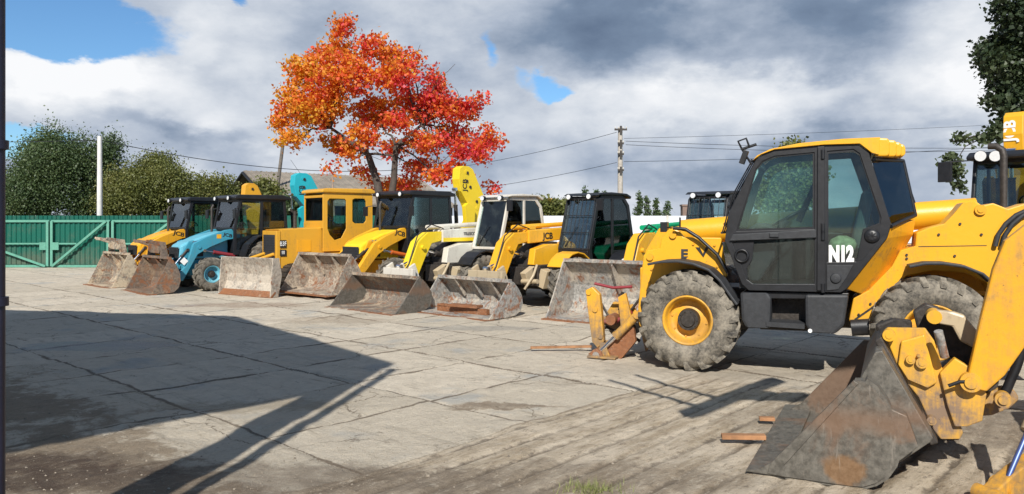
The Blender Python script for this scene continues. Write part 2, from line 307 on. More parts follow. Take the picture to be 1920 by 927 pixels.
# ------------------------------------------------------------------ machine pieces
def wheel(parent, x, y, r, wd, rim_r, rimmat, side=1, tyre=None, steer=0, lugs=18, lug_h=.035):
    """wheel (hub) > tyre, rim; side=+1: outer face towards +y"""
    t = tyre or M['rubber']; hub = MB(); s = side; c = (0, 0, 0)
    hub.cyl((0, s * (wd * .06), 0), (0, s * wd * .33, 0), r * .23, r * .205, 24)
    hub.cyl((0, s * wd * .33, 0), (0, s * wd * .38, 0), r * .15, r * .13, 20)
    for i in range(10):
        a = 2 * PI * i / 10; hub.cyl((r * .18 * math.cos(a), s * wd * .31, r * .18 * math.sin(a)), (r * .18 * math.cos(a), s * wd * .36, r * .18 * math.sin(a)), r * .016, n=6)
    h = hub.build('wheel', M['greasy'], parent); h.location = (x, y, r); h.rotation_euler = (0, 0, steer)
    ty = MB(); R0 = r - lug_h; w2 = wd / 2
    ty.lathe([(rim_r, -w2 * .8), (rim_r * 1.06, -w2 * .93), (rim_r + (R0 - rim_r) * .45, -w2), (R0 * .96, -w2 * .93), (R0, -w2 * .6), (R0 * 1.004, 0), (R0, w2 * .6), (R0 * .96, w2 * .93), (rim_r + (R0 - rim_r) * .45, w2), (rim_r * 1.06, w2 * .93), (rim_r, w2 * .8)], c, n=48)
    for i in range(lugs):
        for sg in (-1, 1):
            a0 = 2 * PI * (i + (.5 if sg > 0 else 0)) / lugs; da = 2 * PI / lugs
            st_ = [(0.0, 0, R0 - .01, r), (.5, .42, R0 - .01, r), (.93, .86, R0 * .96, r * .992), (1.03, 1.0, R0 * .86, R0 * .93)]
            vs = []
            for f, k, ri, ro in st_:
                ang = a0 + da * k * .85; hw = da * .17
                for rr, e in ((ri, -hw), (ri, hw), (ro, hw * .8), (ro, -hw * .8)):
                    vs.append((rr * math.cos(ang + e), sg * w2 * f, rr * math.sin(ang + e)))
            fs = [(q * 4 + k, q * 4 + (k + 1) % 4, q * 4 + 4 + (k + 1) % 4, q * 4 + 4 + k) for q in range(3) for k in range(4)] + [(0, 1, 2, 3), (12, 13, 14, 15)]
            ty.add(vs, fs)
    ty.build('tyre', t, h)
    rm = MB(); q = rim_r
    rm.lathe([(q * 1.03, s * w2 * .88), (q * .97, s * w2 * .90), (q * .93, s * w2 * .78), (q * .88, s * w2 * .70), (q * .84, s * w2 * .2), (q * .62, s * w2 * .10), (q * .52, s * w2 * .22), (q * .1, s * w2 * .26),
              (q * .1, s * w2 * .2), (q * .52, s * w2 * .14), (q * .8, -s * w2 * .0), (q * .95, -s * w2 * .8), (q * 1.0, -s * w2 * .8)], c, n=40)
    for i in range(8):
        a = 2 * PI * i / 8 + .2; rm.cyl((q * .72 * math.cos(a), s * w2 * .1, q * .72 * math.sin(a)), (q * .72 * math.cos(a), s * w2 * .22, q * .72 * math.sin(a)), q * .045, n=6)
    rm.build('rim', rimmat, h); return h
def bucket(parent, xt, yc, wd, Hh, D, mat, tilt=0, z0=.01, ribs=2, lipmat=None, teeth=0, back=None, sidemat=None):
    """loader bucket with its lip at x = xt; the opening looks forward"""
    prof = [(0, 0), (-.22 * D, .006), (-.55 * D, .0), (-.78 * D, .03 * Hh), (-.93 * D, .14 * Hh), (-1.0 * D, .34 * Hh), (-.98 * D, .55 * Hh), (-.88 * D, .76 * Hh), (-.74 * D, .95 * Hh), (-.66 * D, Hh)]
    ct, stt = math.cos(tilt), math.sin(tilt)
    T = lambda p: (xt + p[0] * ct - p[1] * stt, z0 + p[0] * -stt * -1 + p[1] * ct) if tilt else (xt + p[0], z0 + p[1])
    pr = [T(p) for p in prof]; y0, y1 = yc - wd / 2, yc + wd / 2
    sh = MB(); sh.strip(pr, y0, y1, -.022)
    top = pr[-1]; sh.bb(top[0] - .03, top[0] + .05, y0, y1, top[1] - .035, top[1] + .03)
    b = sh.build('bucket', mat, parent)
    side = [pr[0], T((-.03 * D, .05 * Hh)), T((-.30 * D, .45 * Hh)), T((-.60 * D, .97 * Hh)), *pr[::-1]]
    side = [T((-.02, .0)), T((-.12 * D, .14 * Hh)), T((-.34 * D, .50 * Hh)), T((-.60 * D, .96 * Hh)), T((-.66 * D, Hh)), T((-.74 * D, .95 * Hh)), T((-.88 * D, .76 * Hh)), T((-.98 * D, .55 * Hh)), T((-1.0 * D, .34 * Hh)), T((-.93 * D, .14 * Hh)), T((-.78 * D, .03 * Hh)), T((-.55 * D, 0))]
    for yy in (y0, y1):
        sp = MB(); sp.prism(side, yy - .014, yy + .014)
        o = sp.build('side_plate', sidemat or mat, b, .004)
    le = MB(); le.strip([T((.10, .0)), T((0, .004)), T((-.16, .008))], y0 - .02, y1 + .02, .028); le.build('cutting_edge', lipmat or RUST, b)
    for i in range(ribs):
        yy = y0 + wd * (i + 1) / (ribs + 1); r_ = MB()
        r_.prism([T((-.66 * D, .97 * Hh)), T((-.62 * D, .93 * Hh)), T((-.90 * D, .42 * Hh)), T((-.97 * D, .45 * Hh)), T((-.86 * D, .78 * Hh))], yy - .012, yy + .012); r_.build('rib', mat, b)
    for i in range(teeth):
        yy = y0 + wd * (i + .5) / teeth; tt = MB(); tt.prism([T((.22, .0)), T((.05, .05)), T((-.06, .05)), T((-.06, -.004))], yy - .04, yy + .04); tt.build('tooth', mat, b)
    return b
def ram(parent, a, b, r=.05, mat=None, frac=.55, name='hydraulic_ram'):
    a = Vector(a); b = Vector(b); m_ = a.lerp(b, frac); q = MB(); q.cyl(a, m_, r, n=14); q.cyl(a + Vector((0, -r * 1.3, 0)), a + Vector((0, r * 1.3, 0)), r * .9, n=10); q.cyl(m_ - (m_ - a).normalized() * .03, m_, r * 1.15, n=14)
    o = q.build(name, mat or M['greasy'], parent); p = MB(); p.cyl(m_, b, r * .55, n=10); p.cyl(b + Vector((0, -r * 1.3, 0)), b + Vector((0, r * 1.3, 0)), r * .85, n=10); p.build('rod', M['chrome'], o); return o
def inset(poly, k):
    c = (sum(p[0] for p in poly) / len(poly), sum(p[1] for p in poly) / len(poly)); return [(p[0] + (c[0] - p[0]) * k, p[1] + (c[1] - p[1]) * k) for p in poly]
def cab(parent, outer, holes, y0, y1, fm, roofm, gm, front, rear, roof, mid=None, zsill=None, guard=0, th=.05, lights=True, door=None, seatx=None):
    """outer/holes in xz; front/rear: ((xbot,zbot),(xtop,ztop)) of the two end screens"""
    f = MB()
    for yy, s_ in ((y1, -1), (y0, 1)):
        a, b = sorted((yy, yy + s_ * th)); f.prism([outer] + holes, a, b)
    for (p, q) in (front, rear):
        for pt in (p, q): f.box((pt[0], (y0 + y1) / 2, pt[1]), (.06, y1 - y0 - 2 * th, .07))
    fo = f.build('cab_frame', fm, parent, .008)
    for yy, s_ in ((y1, -1), (y0, 1)):
        for hpoly in holes:
            g = MB(); c = yy + s_ * th * .5; g.prism(inset(hpoly, -.015), c - .004, c + .004); g.build('window', gm, parent)
    for (p, q) in (front, rear):
        g = MB(); ya, yb = y0 + th, y1 - th; d = .006
        g.add([(p[0], ya, p[1]), (p[0], yb, p[1]), (q[0], yb, q[1]), (q[0], ya, q[1]), (p[0] - d, ya, p[1]), (p[0] - d, yb, p[1]), (q[0] - d, yb, q[1]), (q[0] - d, ya, q[1])],
              [(0, 1, 2, 3), (7, 6, 5, 4), (0, 4, 5, 1), (1, 5, 6, 2), (2, 6, 7, 3), (3, 7, 4, 0)]); g.build('window', gm, parent)
    r_ = MB(); r_.prism(roof, y0 - .06, y1 + .06); ro = r_.build('roof', roofm, parent, .03)
    fx0 = min(front[0][0], rear[0][0]); fx1 = max(front[0][0], rear[0][0]); zb = min(p[1] for p in outer)
    fl = MB(); fl.bb(fx0 + .03, fx1 - .03, y0 + th + .003, y1 - th - .003, zb + .02, zb + .08)
    if front[0][1] > zb + .2: fl.bb(fx1 - .05, fx1 - .01, y0 + th + .003, y1 - th - .003, zb + .09, front[0][1] - .05)
    if rear[0][1] > zb + .2: fl.bb(fx0 + .01, fx0 + .05, y0 + th + .003, y1 - th - .003, zb + .09, rear[0][1] - .05)
    fl.build('cab_panel', M['black'], parent)
    sx = seatx if seatx is not None else (fx0 * .62 + fx1 * .38); yc = (y0 + y1) / 2; ws = min(.48, (y1 - y0) * .55)
    se = MB(); se.box((sx, yc, zb + .52), (.48, ws, .12)); se.box((sx - .24, yc, zb + .85), (.12, ws, .62), Matrix.Rotation(R(-9), 3, 'Y')); se.box((sx, yc, zb + .27), (.3, ws * .7, .36)); se.build('seat', M['seat'], parent, .04)
    wx = sx + .52; sw = MB(); ang = R(38); n = 20; pts = [Vector((wx, yc, zb + .95)) + Vector((math.cos(2 * PI * i / n) * .19 * math.cos(ang), math.sin(2 * PI * i / n) * .19, math.cos(2 * PI * i / n) * .19 * math.sin(ang))) for i in range(n + 1)]
    sw.tube(pts, .014, 6)
    for i in (0, 7, 14): sw.tube([pts[i], (wx, yc, zb + .93)], .01, 5)
    sw.tube([(wx, yc, zb + .93), (wx + .2, yc, zb + .3)], .045, 8); sw.build('steering_wheel', M['black'], parent)
    if guard:
        gd = MB(); p, q = Vector((front[0][0] + .06, 0, front[0][1])), Vector((front[1][0] + .08, 0, front[1][1]))
        for i in range(guard):
            yy = y0 + .05 + (y1 - y0 - .1) * i / (guard - 1); gd.tube([(p.x, yy, p.z), (q.x, yy, q.z)], .006, 5)
        for k in (0, .33, .66, 1): m_ = p.lerp(q, k); gd.tube([(m_.x, y0 + .05, m_.z), (m_.x, y1 - .05, m_.z)], .009, 5)
        gd.build('screen_guard', M['dark'], parent)
    if lights:
        xr = max(p[0] for p in roof); zr = min(p[1] for p in roof)
        for k in (.18, .82):
            yy = y0 + (y1 - y0) * k; l = MB(); l.cyl((xr - .03, yy, zr + .04), (xr + .06, yy, zr + .035), .055, .065, 14); lo = l.build('work_light', M['black'], parent)
            l = MB(); l.cyl((xr + .0605, yy, zr + .035), (xr + .07, yy, zr + .035), .058, .054, 14); l.build('lens', M['lamp'], lo)
    return fo
def mirror(parent, base, arm, head=(.05, .16, .26), mat=None):
    m_ = MB(); m_.tube([base, arm], .012, 6); m_.box((arm[0], arm[1], arm[2] - head[2] / 2), head); return m_.build('mirror', mat or M['black'], parent, .012)

def backhoe(fr, k, label, group):
    """backhoe loader; origin under the front axle; k: colours and choices"""
    root = empty('backhoe_loader', (fr.O.x, fr.O.y, 0), fr.a, fr.sc, label=label, cat='backhoe loader', group=group)
    p1, p2 = M[k['paint']], M[k.get('hood', k['paint'])]
    c = MB(); c.bb(-2.9, .35, -.36, .36, .42, .86); c.bb(-.14, .14, -.85, .85, .34, .52); c.bb(-2.32 + k.get('co', .5), -2.0 + k.get('co', .5), -.85, .85, .5, .78); c.bb(.36, .5, -.42, .42, .5, .8); c.build('chassis', M['greasy'] if k.get('darkch') else p1, root, .02)
    co = k.get('co', .5); E = k.get('E', .3)
    h = MB(); h.prism([(-1.15 + co, .88), (-1.15 + co, 1.66), (-.55, 1.66), (-.1, 1.56), (.45, 1.36), (.62, 1.26), (.66, .9)], -.38, .38); h.build('hood', p2, root, .05)
    g = MB(); g.bb(.665, .69, -.33, .33, .92, 1.22)
    for i in range(7): g.bb(.69, .70, -.31, .31, .95 + i * .038, .962 + i * .038)
    g.build('grille', M['grey'], root)
    for s_ in (-1, 1):
        gs = MB(); gs.bb(.0, .5, s_ * .384 - .006, s_ * .384 + .006, .95, 1.2); gs.build('side_vent', M['grey'], root)
    # loader arms
    for s_ in (-1, 1):
        yy = s_ * .56; a = MB()
        a.prism([(-1.0, 1.62), (-.86, 1.74), (-.55, 1.70), (.0, 1.50), (.36, 1.32), (.85 + E, .72), (1.15 + E, .42), (1.08 + E, .28), (.94 + E, .30), (.24, 1.02), (-.12, 1.22), (-.62, 1.42), (-1.0, 1.47)], yy - .06, yy + .06)
        a.cyl((.2, yy - .085, 1.22), (.2, yy + .085, 1.22), .05); a.cyl((1.06 + E, yy - .09, .36), (1.06 + E, yy + .09, .36), .055)
        ar = a.build('loader_arm', p1, root, .012); ram(root, (-.85, yy, .95), (.05, yy, 1.12), .055, M[k.get('ram', 'red')], .7)
        lk = MB(); lk.prism([(.16, 1.3), (.30, 1.42), (.42, 1.38), (.62, 1.02), (.58, .9), (.46, .92)], yy - s_ * .15 - .02, yy - s_ * .15 + .02); lk.build('tilt_link', p1, root, .008)
        ram(root, (-.5, yy - s_ * .12, 1.45), (.3, yy - s_ * .12, 1.36), .045, M['greasy'], .6)
        ram(root, (.45, yy - s_ * .15, 1.15), (1.1 + E, yy - s_ * .15, .74), .045, M['greasy'], .5)
    cb = MB(); cb.bb(.78 + E, .9 + E, -.49, .49, .56, .70); cb.bb(1.06 + E, 1.16 + E, -.62, .62, .30, .78); cb.build('coupler', p1, root, .015)
    bucket(root, 1.12 + E + k['D'] + .05, 0, k['bw'], k['H'], k['D'], k['bmat'], z0=k.get('bz', .01), ribs=k.get('ribs', 2), teeth=k.get('teeth', 0))
    if k.get('clam'):
        cl = MB(); xb = 1.12 + .2 + E; cl.prism([(xb - .1, k['H'] * .9), (xb, k['H'] + .42), (xb + .5, k['H'] + .5), (xb + .52, k['H'] + .44), (xb + .12, k['H'] + .30), (xb + .14, k['H'] * .9)], -.72, -.66)
        cl.prism([(xb - .1, k['H'] * .9), (xb, k['H'] + .42), (xb + .5, k['H'] + .5), (xb + .52, k['H'] + .44), (xb + .12, k['H'] + .30), (xb + .14, k['H'] * .9)], .30, .36); cl.bb(xb + .42, xb + .5, -.66, .30, k['H'] + .40, k['H'] + .47); cl.bb(xb + .0, xb + .06, -.66, .30, k['H'] + .1, k['H'] + .40)
        cl.build('fork_frame', k['bmat'], root, .01)
    # cab
    X = lambda x: x
    outer = [(-1.16, .98), (-1.16, 1.72), (-1.33, 2.60), (-2.78, 2.62), (-2.86, 1.60), (-2.80, 1.38), (-2.2, 1.36), (-1.95, .98)]
    holes = [[(-1.25, 1.12), (-1.25, 1.70), (-1.41, 2.54), (-1.98, 2.54), (-1.98, 1.12)], [(-2.06, 1.45), (-2.06, 2.54), (-2.70, 2.54), (-2.77, 1.62), (-2.72, 1.45)]]
    sh_ = lambda l: [(a + co, b_) for a, b_ in l]
    cab(root, sh_(outer), [sh_(h_) for h_ in holes], -.74, .74, M['dark'], M[k.get('roof', 'black')], M['glassd'], sh_(((-1.19, 1.74), (-1.36, 2.58))), sh_(((-2.83, 1.6), (-2.75, 2.58))),
        sh_([(-1.18, 2.60), (-1.16, 2.66), (-1.3, 2.735), (-2.7, 2.75), (-2.92, 2.68), (-2.92, 2.60)]), lights=k.get('lights', True))
    for s_ in (-1, 1):
        fe = MB(); fe.strip(sh_([(-1.30, .95), (-1.42, 1.28), (-1.72, 1.52), (-2.2, 1.60), (-2.62, 1.50), (-2.9, 1.2)]), min(s_ * .78, s_ * 1.16), max(s_ * .78, s_ * 1.16), .03); fe.build('fender', M['black'], root)
        wheel(root, 0, s_ * .92, .47, .32, .235, M[k.get('rim', 'white')], s_, lugs=16, steer=k.get('steer', 0))
        wheel(root, -2.16 + co, s_ * .96, .74, .42, .36, M[k.get('rim', 'white')], s_, lugs=20, lug_h=.045)
    sp = MB(); sp.box((-.92, .80, .70), (.3, .22, .34)); sp.bb(-1.08, -.76, .72, .95, .42, .46); sp.build('step', M['black'], root, .02)
    if k.get('stack', True): ex = MB(); ex.tube([(-.5, -.24, 1.5), (-.5, -.24, 2.35), (-.55, -.24, 2.44)], .035, 10); ex.build('exhaust', M['greasy'], root)
    mirror(root, (-1.28 + co, .76, 2.35), (-1.08 + co, .98, 2.3))
    if k.get('rmirror', True): mirror(root, (-1.28 + co, -.76, 2.35), (-1.08 + co, -.98, 2.3))
    # rear: slew post, boom folded up, dipper
    kp = MB(); kp.bb(-3.2, -2.92, -.95, .95, .45, .95); kp.bb(-3.45, -3.2, -.2, .2, .5, 1.15)
    for s_ in (-1, 1): kp.bb(-3.16, -2.98, s_ * 1.0 - .08, s_ * 1.0 + .08, .12, 1.3); kp.bb(-3.25, -2.9, s_ * 1.0 - .16, s_ * 1.0 + .16, .08, .118)
    kp.build('stabiliser_frame', M[k.get('boom', k['paint'])], root, .015)
    bx = k.get('by', 0.); bh = k.get('bh', 3.5); bm_ = M[k.get('boom', k['paint'])]; bm = MB()
    fk_ = k.get('fat', 1.25); bm.prism([(-3.3 + (a + 3.3) * fk_, b_) for a, b_ in [(-3.22, .85), (-3.55, .9), (-3.95, 1.9), (-4.0, 2.45), (-3.66, bh - .42), (-3.50, bh - .08), (-3.36, bh), (-3.16, bh - .0), (-3.05, bh - .08), (-3.02, bh - .4), (-3.08, bh - .75), (-3.30, 2.45), (-3.45, 2.05), (-3.05, 1.3)]], bx - .15, bx + .15)
    bm.cyl((-3.26, bx - .16, bh - .17), (-3.26, bx + .16, bh - .17), .07); bm.cyl((-3.72, bx - .16, 2.3), (-3.72, bx + .16, 2.3), .06); bo = bm.build('boom', bm_, root, .012)
    dp = MB(); dp.prism([(-3.05, 2.35), (-3.2, 2.45), (-3.5, 2.3), (-3.42, 1.3), (-3.18, 1.3)], bx + .16, bx + .30); dp.build('dipper', bm_, root, .01)
    for a_, b_ in ((-3.3, bh - .2), (-3.42, bh - .62), (-3.28, bh - .45), (-3.7, 2.5), (-3.5, 2.2)):
        q_ = MB(); q_.cyl((a_, bx - .17, b_), (a_, bx + .175, b_), .045, n=12); q_.build('boom_pin', M['greasy'], bo)
    ram(root, (-3.0, bx, 1.7), (-2.92, bx, bh - .7), .06, M['greasy'], .6, 'boom_ram')
    hs = MB()
    for j in range(3): hs.tube([(-3.75, bx - .16 + j * .05, 1.6), (-3.95, bx - .17 + j * .05, 2.2), (-3.7, bx - .17 + j * .05, bh - .5), (-3.4, bx - .17 + j * .05, bh - .22)], .014, 5)
    hs.build('hose', M['black'], root)
    eb = MB(); eb.prism([(-3.4, 1.35), (-3.15, 1.4), (-3.05, 1.0), (-3.2, .72), (-3.55, .75), (-3.6, 1.0)], bx - .3, bx + .3); eb.build('rear_bucket', M['greasy'], root, .01)
    return root
# ------------------------------------------------------------------ telehandler builder
def telehandler(fr, k, label, group):
    root = empty('telehandler', (fr.O.x, fr.O.y, 0), fr.a, fr.sc, label=label, cat='telehandler', group=group)
    p1, pb = M[k['paint']], M[k.get('boom', k['paint'])]
    fxx = k.get('fx', .3); c = MB(); c.bb(-3.2, .6, -.45, .3, .48, .95); c.bb(-.14 + fxx, .14 + fxx, -.8, .8, .4, .62); c.bb(-2.66, -2.38, -.8, .8, .4, .62); c.bb(.6, .72, -.5, .35, .5, .9)
    c.prism([(.5, .9), (.45, 1.25), (.1, 1.42), (-.4, 1.45), (-.4, .9)], -.55, -.02); c.build('chassis', M[k.get('chassis', 'greasy')], root, .02)
    fb_ = MB(); fb_.prism([(.62, .95), (.55, 1.30), (.1, 1.40), (-.5, 1.40), (-.5, 1.05), (.2, .9)], -.05, .13); fb_.build('front_bracket', p1, root, .015)
    vb = MB(); vb.box((.75, .12, .72), (.34, .16, .30), Matrix.Rotation(R(25), 3, 'Y')); vb.cyl((.9, .05, .6), (.9, .5, .62), .05); vb.box((.55, .42, .66), (.25, .2, .4), Matrix.Rotation(R(-18), 3, 'X')); vb.tube([(.7, .3, .95), (.95, .42, .75), (1.1, .3, .45)], .03, 8); vb.build('valve_block', M['cream'], root, .012)
    tw = MB(); tw.prism([(-2.2, .9), (-2.45, 1.5), (-2.85, 1.86), (-3.15, 1.86), (-3.4, 1.5), (-3.4, .7), (-3.2, .5), (-2.4, .9)], -.62, -.44); tw.prism([(-2.2, .9), (-2.45, 1.5), (-2.85, 1.86), (-3.15, 1.86), (-3.4, 1.5), (-3.4, .7), (-3.2, .5), (-2.4, .9)], .0, .12); tw.build('boom_support', p1, root, .015)
    en = MB(); en.prism([(-.45, .6), (-.4, 1.15), (-.6, 1.32), (-1.9, 1.42), (-2.05, .6)], -1.12, -.62); en.build('engine_cover', p1, root, .04)
    b = MB(); y0 = -.42; y1 = -.06
    b.prism([(-3.1, 1.62), (-3.1, 1.86), (.55, 1.72), (.55, 1.42)], y0, y1); bo = b.build('boom', pb, root, .02)
    ib = MB(); ib.prism([(.55, 1.46), (.55, 1.68), (1.0, 1.66), (1.28, 1.45), (1.62, .72), (1.78, .5), (1.70, .30), (1.45, .34), (1.05, 1.10), (.86, 1.40)], y0 + .04, y1 - .04); ib.cyl((1.60, y0 - .04, .48), (1.60, y1 + .04, .48), .06); ib.cyl((1.15, y0 - .02, 1.32), (1.15, y1 + .02, 1.32), .05); ib.build('boom_nose', M[k.get('nose', k.get('boom', k['paint']))], root, .015)
    tb = MB(); tb.tube([(.9, -.24, 1.78), (-2.4, -.24, 1.92)], .055, 10)
    tb.bb(.3, .5, -.40, -.08, 1.735, 1.80); tb.build('boom_tube', pb, root)
    ram(root, (-.1, -.24, 1.0), (1.15, -.24, 1.28), .07, M['greasy'], .6); ram(root, (.95, -.24, 1.15), (1.72, -.24, .9), .055, M['white'] if k['paint'] == 'white' else M['cream'], .6)
    cr = MB(); cr.bb(1.68, 1.78, -.75, .28, .28, .86)
    for yy in (-.62, -.24, .16): cr.prism([(1.5, .36), (1.7, .25), (1.78, .9), (1.62, .98), (1.5, .7)], yy - .03, yy + .03)
    cr.build('carriage', M[k.get('nose2', 'cream')], root, .01)
    bucket(root, 1.80 + k['D'], k.get('byc', -.2), k['bw'], k['H'], k['D'], k['bmat'], z0=k.get('bz', .01), ribs=k.get('ribs', 2), sidemat=k.get('smat'))
    outer = [(-.30, .80), (-.22, 1.30), (-.52, 2.40), (-.66, 2.50), (-1.55, 2.52), (-1.78, 2.30), (-1.96, 1.55), (-1.62, .80)]
    holes = [[(-.38, .98), (-.31, 1.30), (-.60, 2.34), (-.70, 2.43), (-1.08, 2.43), (-1.08, .98)], [(-1.15, 1.25), (-1.15, 2.43), (-1.52, 2.43), (-1.70, 2.25), (-1.86, 1.56), (-1.74, 1.25)]]
    cab(root, outer, holes, .14, 1.04, M[k.get('frame', 'dark')], M[k.get('roof', 'black')], M['glass'] if k.get('clear') else M['glassd'], ((-.26, 1.28), (-.58, 2.44)), ((-1.92, 1.55), (-1.72, 2.38)),
        [(-.46, 2.50), (-.60, 2.56), (-1.0, 2.585), (-1.6, 2.57), (-1.80, 2.50), (-1.76, 2.44), (-1.55, 2.53), (-.7, 2.51)], guard=k.get('guard', 0), lights=k.get('lights', True))
    lp = MB(); lp.prism([(-.24, .8), (-.20, 1.26), (-.28, 1.26), (-.34, .8)], .16, 1.0); lp.bb(-1.6, -.4, .74, 1.06, .50, .78); lp.build('cab_base', M['black'], root, .02)
    wp = MB(); wp.tube([(-.27, .3, 1.34), (-.38, .55, 1.8)], .008, 5); wp.build('wiper', M['black'], root)
    for x in (fxx, -2.52):
        for s_ in (-1, 1):
            wheel(root, x, s_ * .93, .575, .40, .27, M[k.get('rim', 'yellow')], s_, lugs=18, steer=k.get('steer', 0) if x > -1 else 0)
            fe = MB(); arc = [(x + .62 * math.cos(a), .60 + .66 * math.sin(a)) for a in [R(q) for q in (150, 130, 110, 90, 70, 50, 32)]]
            fe.strip(arc[::-1], min(s_ * .70, s_ * 1.14), max(s_ * .70, s_ * 1.14), .03); fe.build('fender', M[k.get('fender', 'black')], root, .006)
    mirror(root, (-.55, 1.04, 2.2), (-.38, 1.22, 2.42)); mirror(root, (-3.2, -.6, 1.3), (-3.1, -.9, 1.7))
    hl = MB(); hl.cyl((.66, -.75, 1.06), (.74, -.75, 1.06), .06, .07); hl.bb(.6, .68, -.85, -.4, .95, 1.0); ho = hl.build('headlight', M['black'], root); hl = MB(); hl.cyl((.7405, -.75, 1.06), (.748, -.75, 1.06), .062); hl.build('lens', M['lamp'], ho)
    for q in range(1):
        hh = MB(); hh.tube([(.5, -.1 - .08 * q, 1.75), (.9, -.08 - .08 * q, 1.85), (1.3, -.1 - .08 * q, 1.6), (1.55, -.12 - .08 * q, .95), (1.66, -.14, .8)], .016, 6); hh.build('hose', M['black'], root)
    return root
GRP = 'loading machines parked in a row across the yard'
def tipframe(px, py, hd, sc, tip, yc=0.):
    g = G(px, py); a = R(hd); h = Vector((math.cos(a), math.sin(a))); l = Vector((-h.y, h.x)); return Fr(g - h * tip * sc - l * yc * sc, hd, sc)
# ------------------------------------------------------------------ ground
GA = R(-42); UX, UY = math.cos(GA), math.sin(GA); VX, VY = -UY, UX
U0, US, V0, VS = -9.37, 1.27, 3.2, 1.75
def vnoise(x, y, f, seed):
    r = np.random.default_rng(seed); T = r.random((256, 256)); x = x * f + 1000; y = y * f + 1000
    xi = np.floor(x).astype(int); yi = np.floor(y).astype(int); xf = x - xi; yf = y - yi; xf = xf * xf * (3 - 2 * xf); yf = yf * yf * (3 - 2 * yf)
    g = lambda a, b: T[a % 256, b % 256]
    return (g(xi, yi) * (1 - xf) + g(xi + 1, yi) * xf) * (1 - yf) + (g(xi, yi + 1) * (1 - xf) + g(xi + 1, yi + 1) * xf) * yf
def ss(a, b, x): t_ = np.clip((x - a) / (b - a), 0, 1); return t_ * t_ * (3 - 2 * t_)
def gheight(X, Y):
    u = X * UX + Y * UY; v = X * VX + Y * VY
    wx = (vnoise(X, Y, 2.2, 1) - .5) * .10; u2 = u + wx; v2 = v + (vnoise(X, Y, 2.2, 2) - .5) * .10
    du = np.abs((u2 - U0) / US - np.round((u2 - U0) / US)) * US; dv = np.abs((v2 - V0) / VS - np.round((v2 - V0) / VS)) * VS
    j = np.maximum(1 - ss(.0, .03, du), 1 - ss(0, .03, dv)) * .010
    iu = np.floor((u2 - U0) / US).astype(int); iv = np.floor((v2 - V0) / VS).astype(int)
    T = np.random.default_rng(5).random((64, 64)); tl = (T[iu % 64, iv % 64] - .5) * .012
    n = vnoise(X, Y, 1.1, 3) * .012 + vnoise(X, Y, 6, 4) * .006 + vnoise(X, Y, 17, 6) * .004
    rib = ss(-4.33, -4.25, u) * (1 - ss(7.6, 8.4, v)); pr = ((u - V0) / .27) % 1.0
    ribh = ss(0, .4, np.abs(pr - .5) * 2) * .020 * (.4 + vnoise(X, Y, 1.3, 8)) + vnoise(X, Y, 12, 12) * .008 
    soil = ss(.40, .62, vnoise(X, Y, .9, 9) * .5 + vnoise(X, Y, 3.1, 10) * .25 + .45 * (1 - ss(1.6, 3.6, v)))
    h = n + (1 - rib) * (tl - j * (1 - soil * .8)) + rib * (-.02 + ribh * (1 - .6 * soil)) + soil * (.012 + vnoise(X, Y, 9, 11) * .016)
    return h - .02
def axis(a, b, st_, lo, hi):
    c = list(np.arange(a, b, st_)); s_ = st_
    x = b
    while x < hi: c.append(x); s_ *= 1.35; x += s_
    c.append(hi); x = a; s_ = st_
    while x > lo: s_ *= 1.35; x -= s_; c.insert(0, max(x, lo))
    return np.array(sorted(set(c)))
gx = axis(-10.5, 8.5, .034, -900, 900); gy = axis(4.2, 15.5, .034, -300, 1500)
XX, YY = np.meshgrid(gx, gy, indexing='ij'); ZZ = gheight(XX, YY) * (1 - ss(16, 30, YY)) * (1 - ss(11, 20, np.abs(XX)))
nx, ny = len(gx), len(gy); me = bpy.data.meshes.new('ground'); idx = np.arange(nx * ny).reshape(nx, ny)
q = np.stack([idx[:-1, :-1], idx[1:, :-1], idx[1:, 1:], idx[:-1, 1:]], -1).reshape(-1, 4)
me.vertices.add(nx * ny); me.vertices.foreach_set('co', np.stack([XX, YY, ZZ], -1).reshape(-1).astype(np.float32))
me.loops.add(q.size); me.loops.foreach_set('vertex_index', q.reshape(-1).astype(np.int32)); me.polygons.add(len(q)); me.polygons.foreach_set('loop_start', np.arange(0, q.size, 4, dtype=np.int32))
me.polygons.foreach_set('use_smooth', np.ones(len(q), bool)); me.update(calc_edges=True); me.validate()
gm_, t, b, _ = newmat('concrete_slabs'); c = t.new('ShaderNodeTexCoord').outputs['Object']; x, y, z = t.sep(c)
u = t.math('ADD', t.math('MULTIPLY', x, UX), t.math('MULTIPLY', y, UY)); v = t.math('ADD', t.math('MULTIPLY', x, VX), t.math('MULTIPLY', y, VY))
c2 = t.comb(x, y, 0.)
wn = t.noise(c2, 1.9, 5, .7, out=1); wv = t.sep(t.vm('SUBTRACT', wn, (.5, .5, .5)))
u2 = t.math('ADD', u, t.math('MULTIPLY', wv[0], .11)); v2 = t.math('ADD', v, t.math('MULTIPLY', wv[1], .11))
su = t.math('DIVIDE', t.math('SUBTRACT', u2, U0), US); sv = t.math('DIVIDE', t.math('SUBTRACT', v2, V0), VS)
def dist(s, k): return t.math('MULTIPLY', t.math('ABSOLUTE', t.math('SUBTRACT', s, t.math('ROUND', s))), k)
jn = t.noise(c2, .8, 6, .7); jw = t.mr(jn, .35, .7, .008, .05)
dmin = t.math('MINIMUM', dist(su, US), t.math('MULTIPLY', dist(sv, VS), .8))
joint = t.math('SUBTRACT', 1., t.mr(t.math('DIVIDE', dmin, jw), .25, 1.0))
cell = t.comb(t.math('FLOOR', su), t.math('FLOOR', sv)); wh = t.new('ShaderNodeTexWhiteNoise', noise_dimensions='3D'); t.inp(wh, 'Vector', cell)
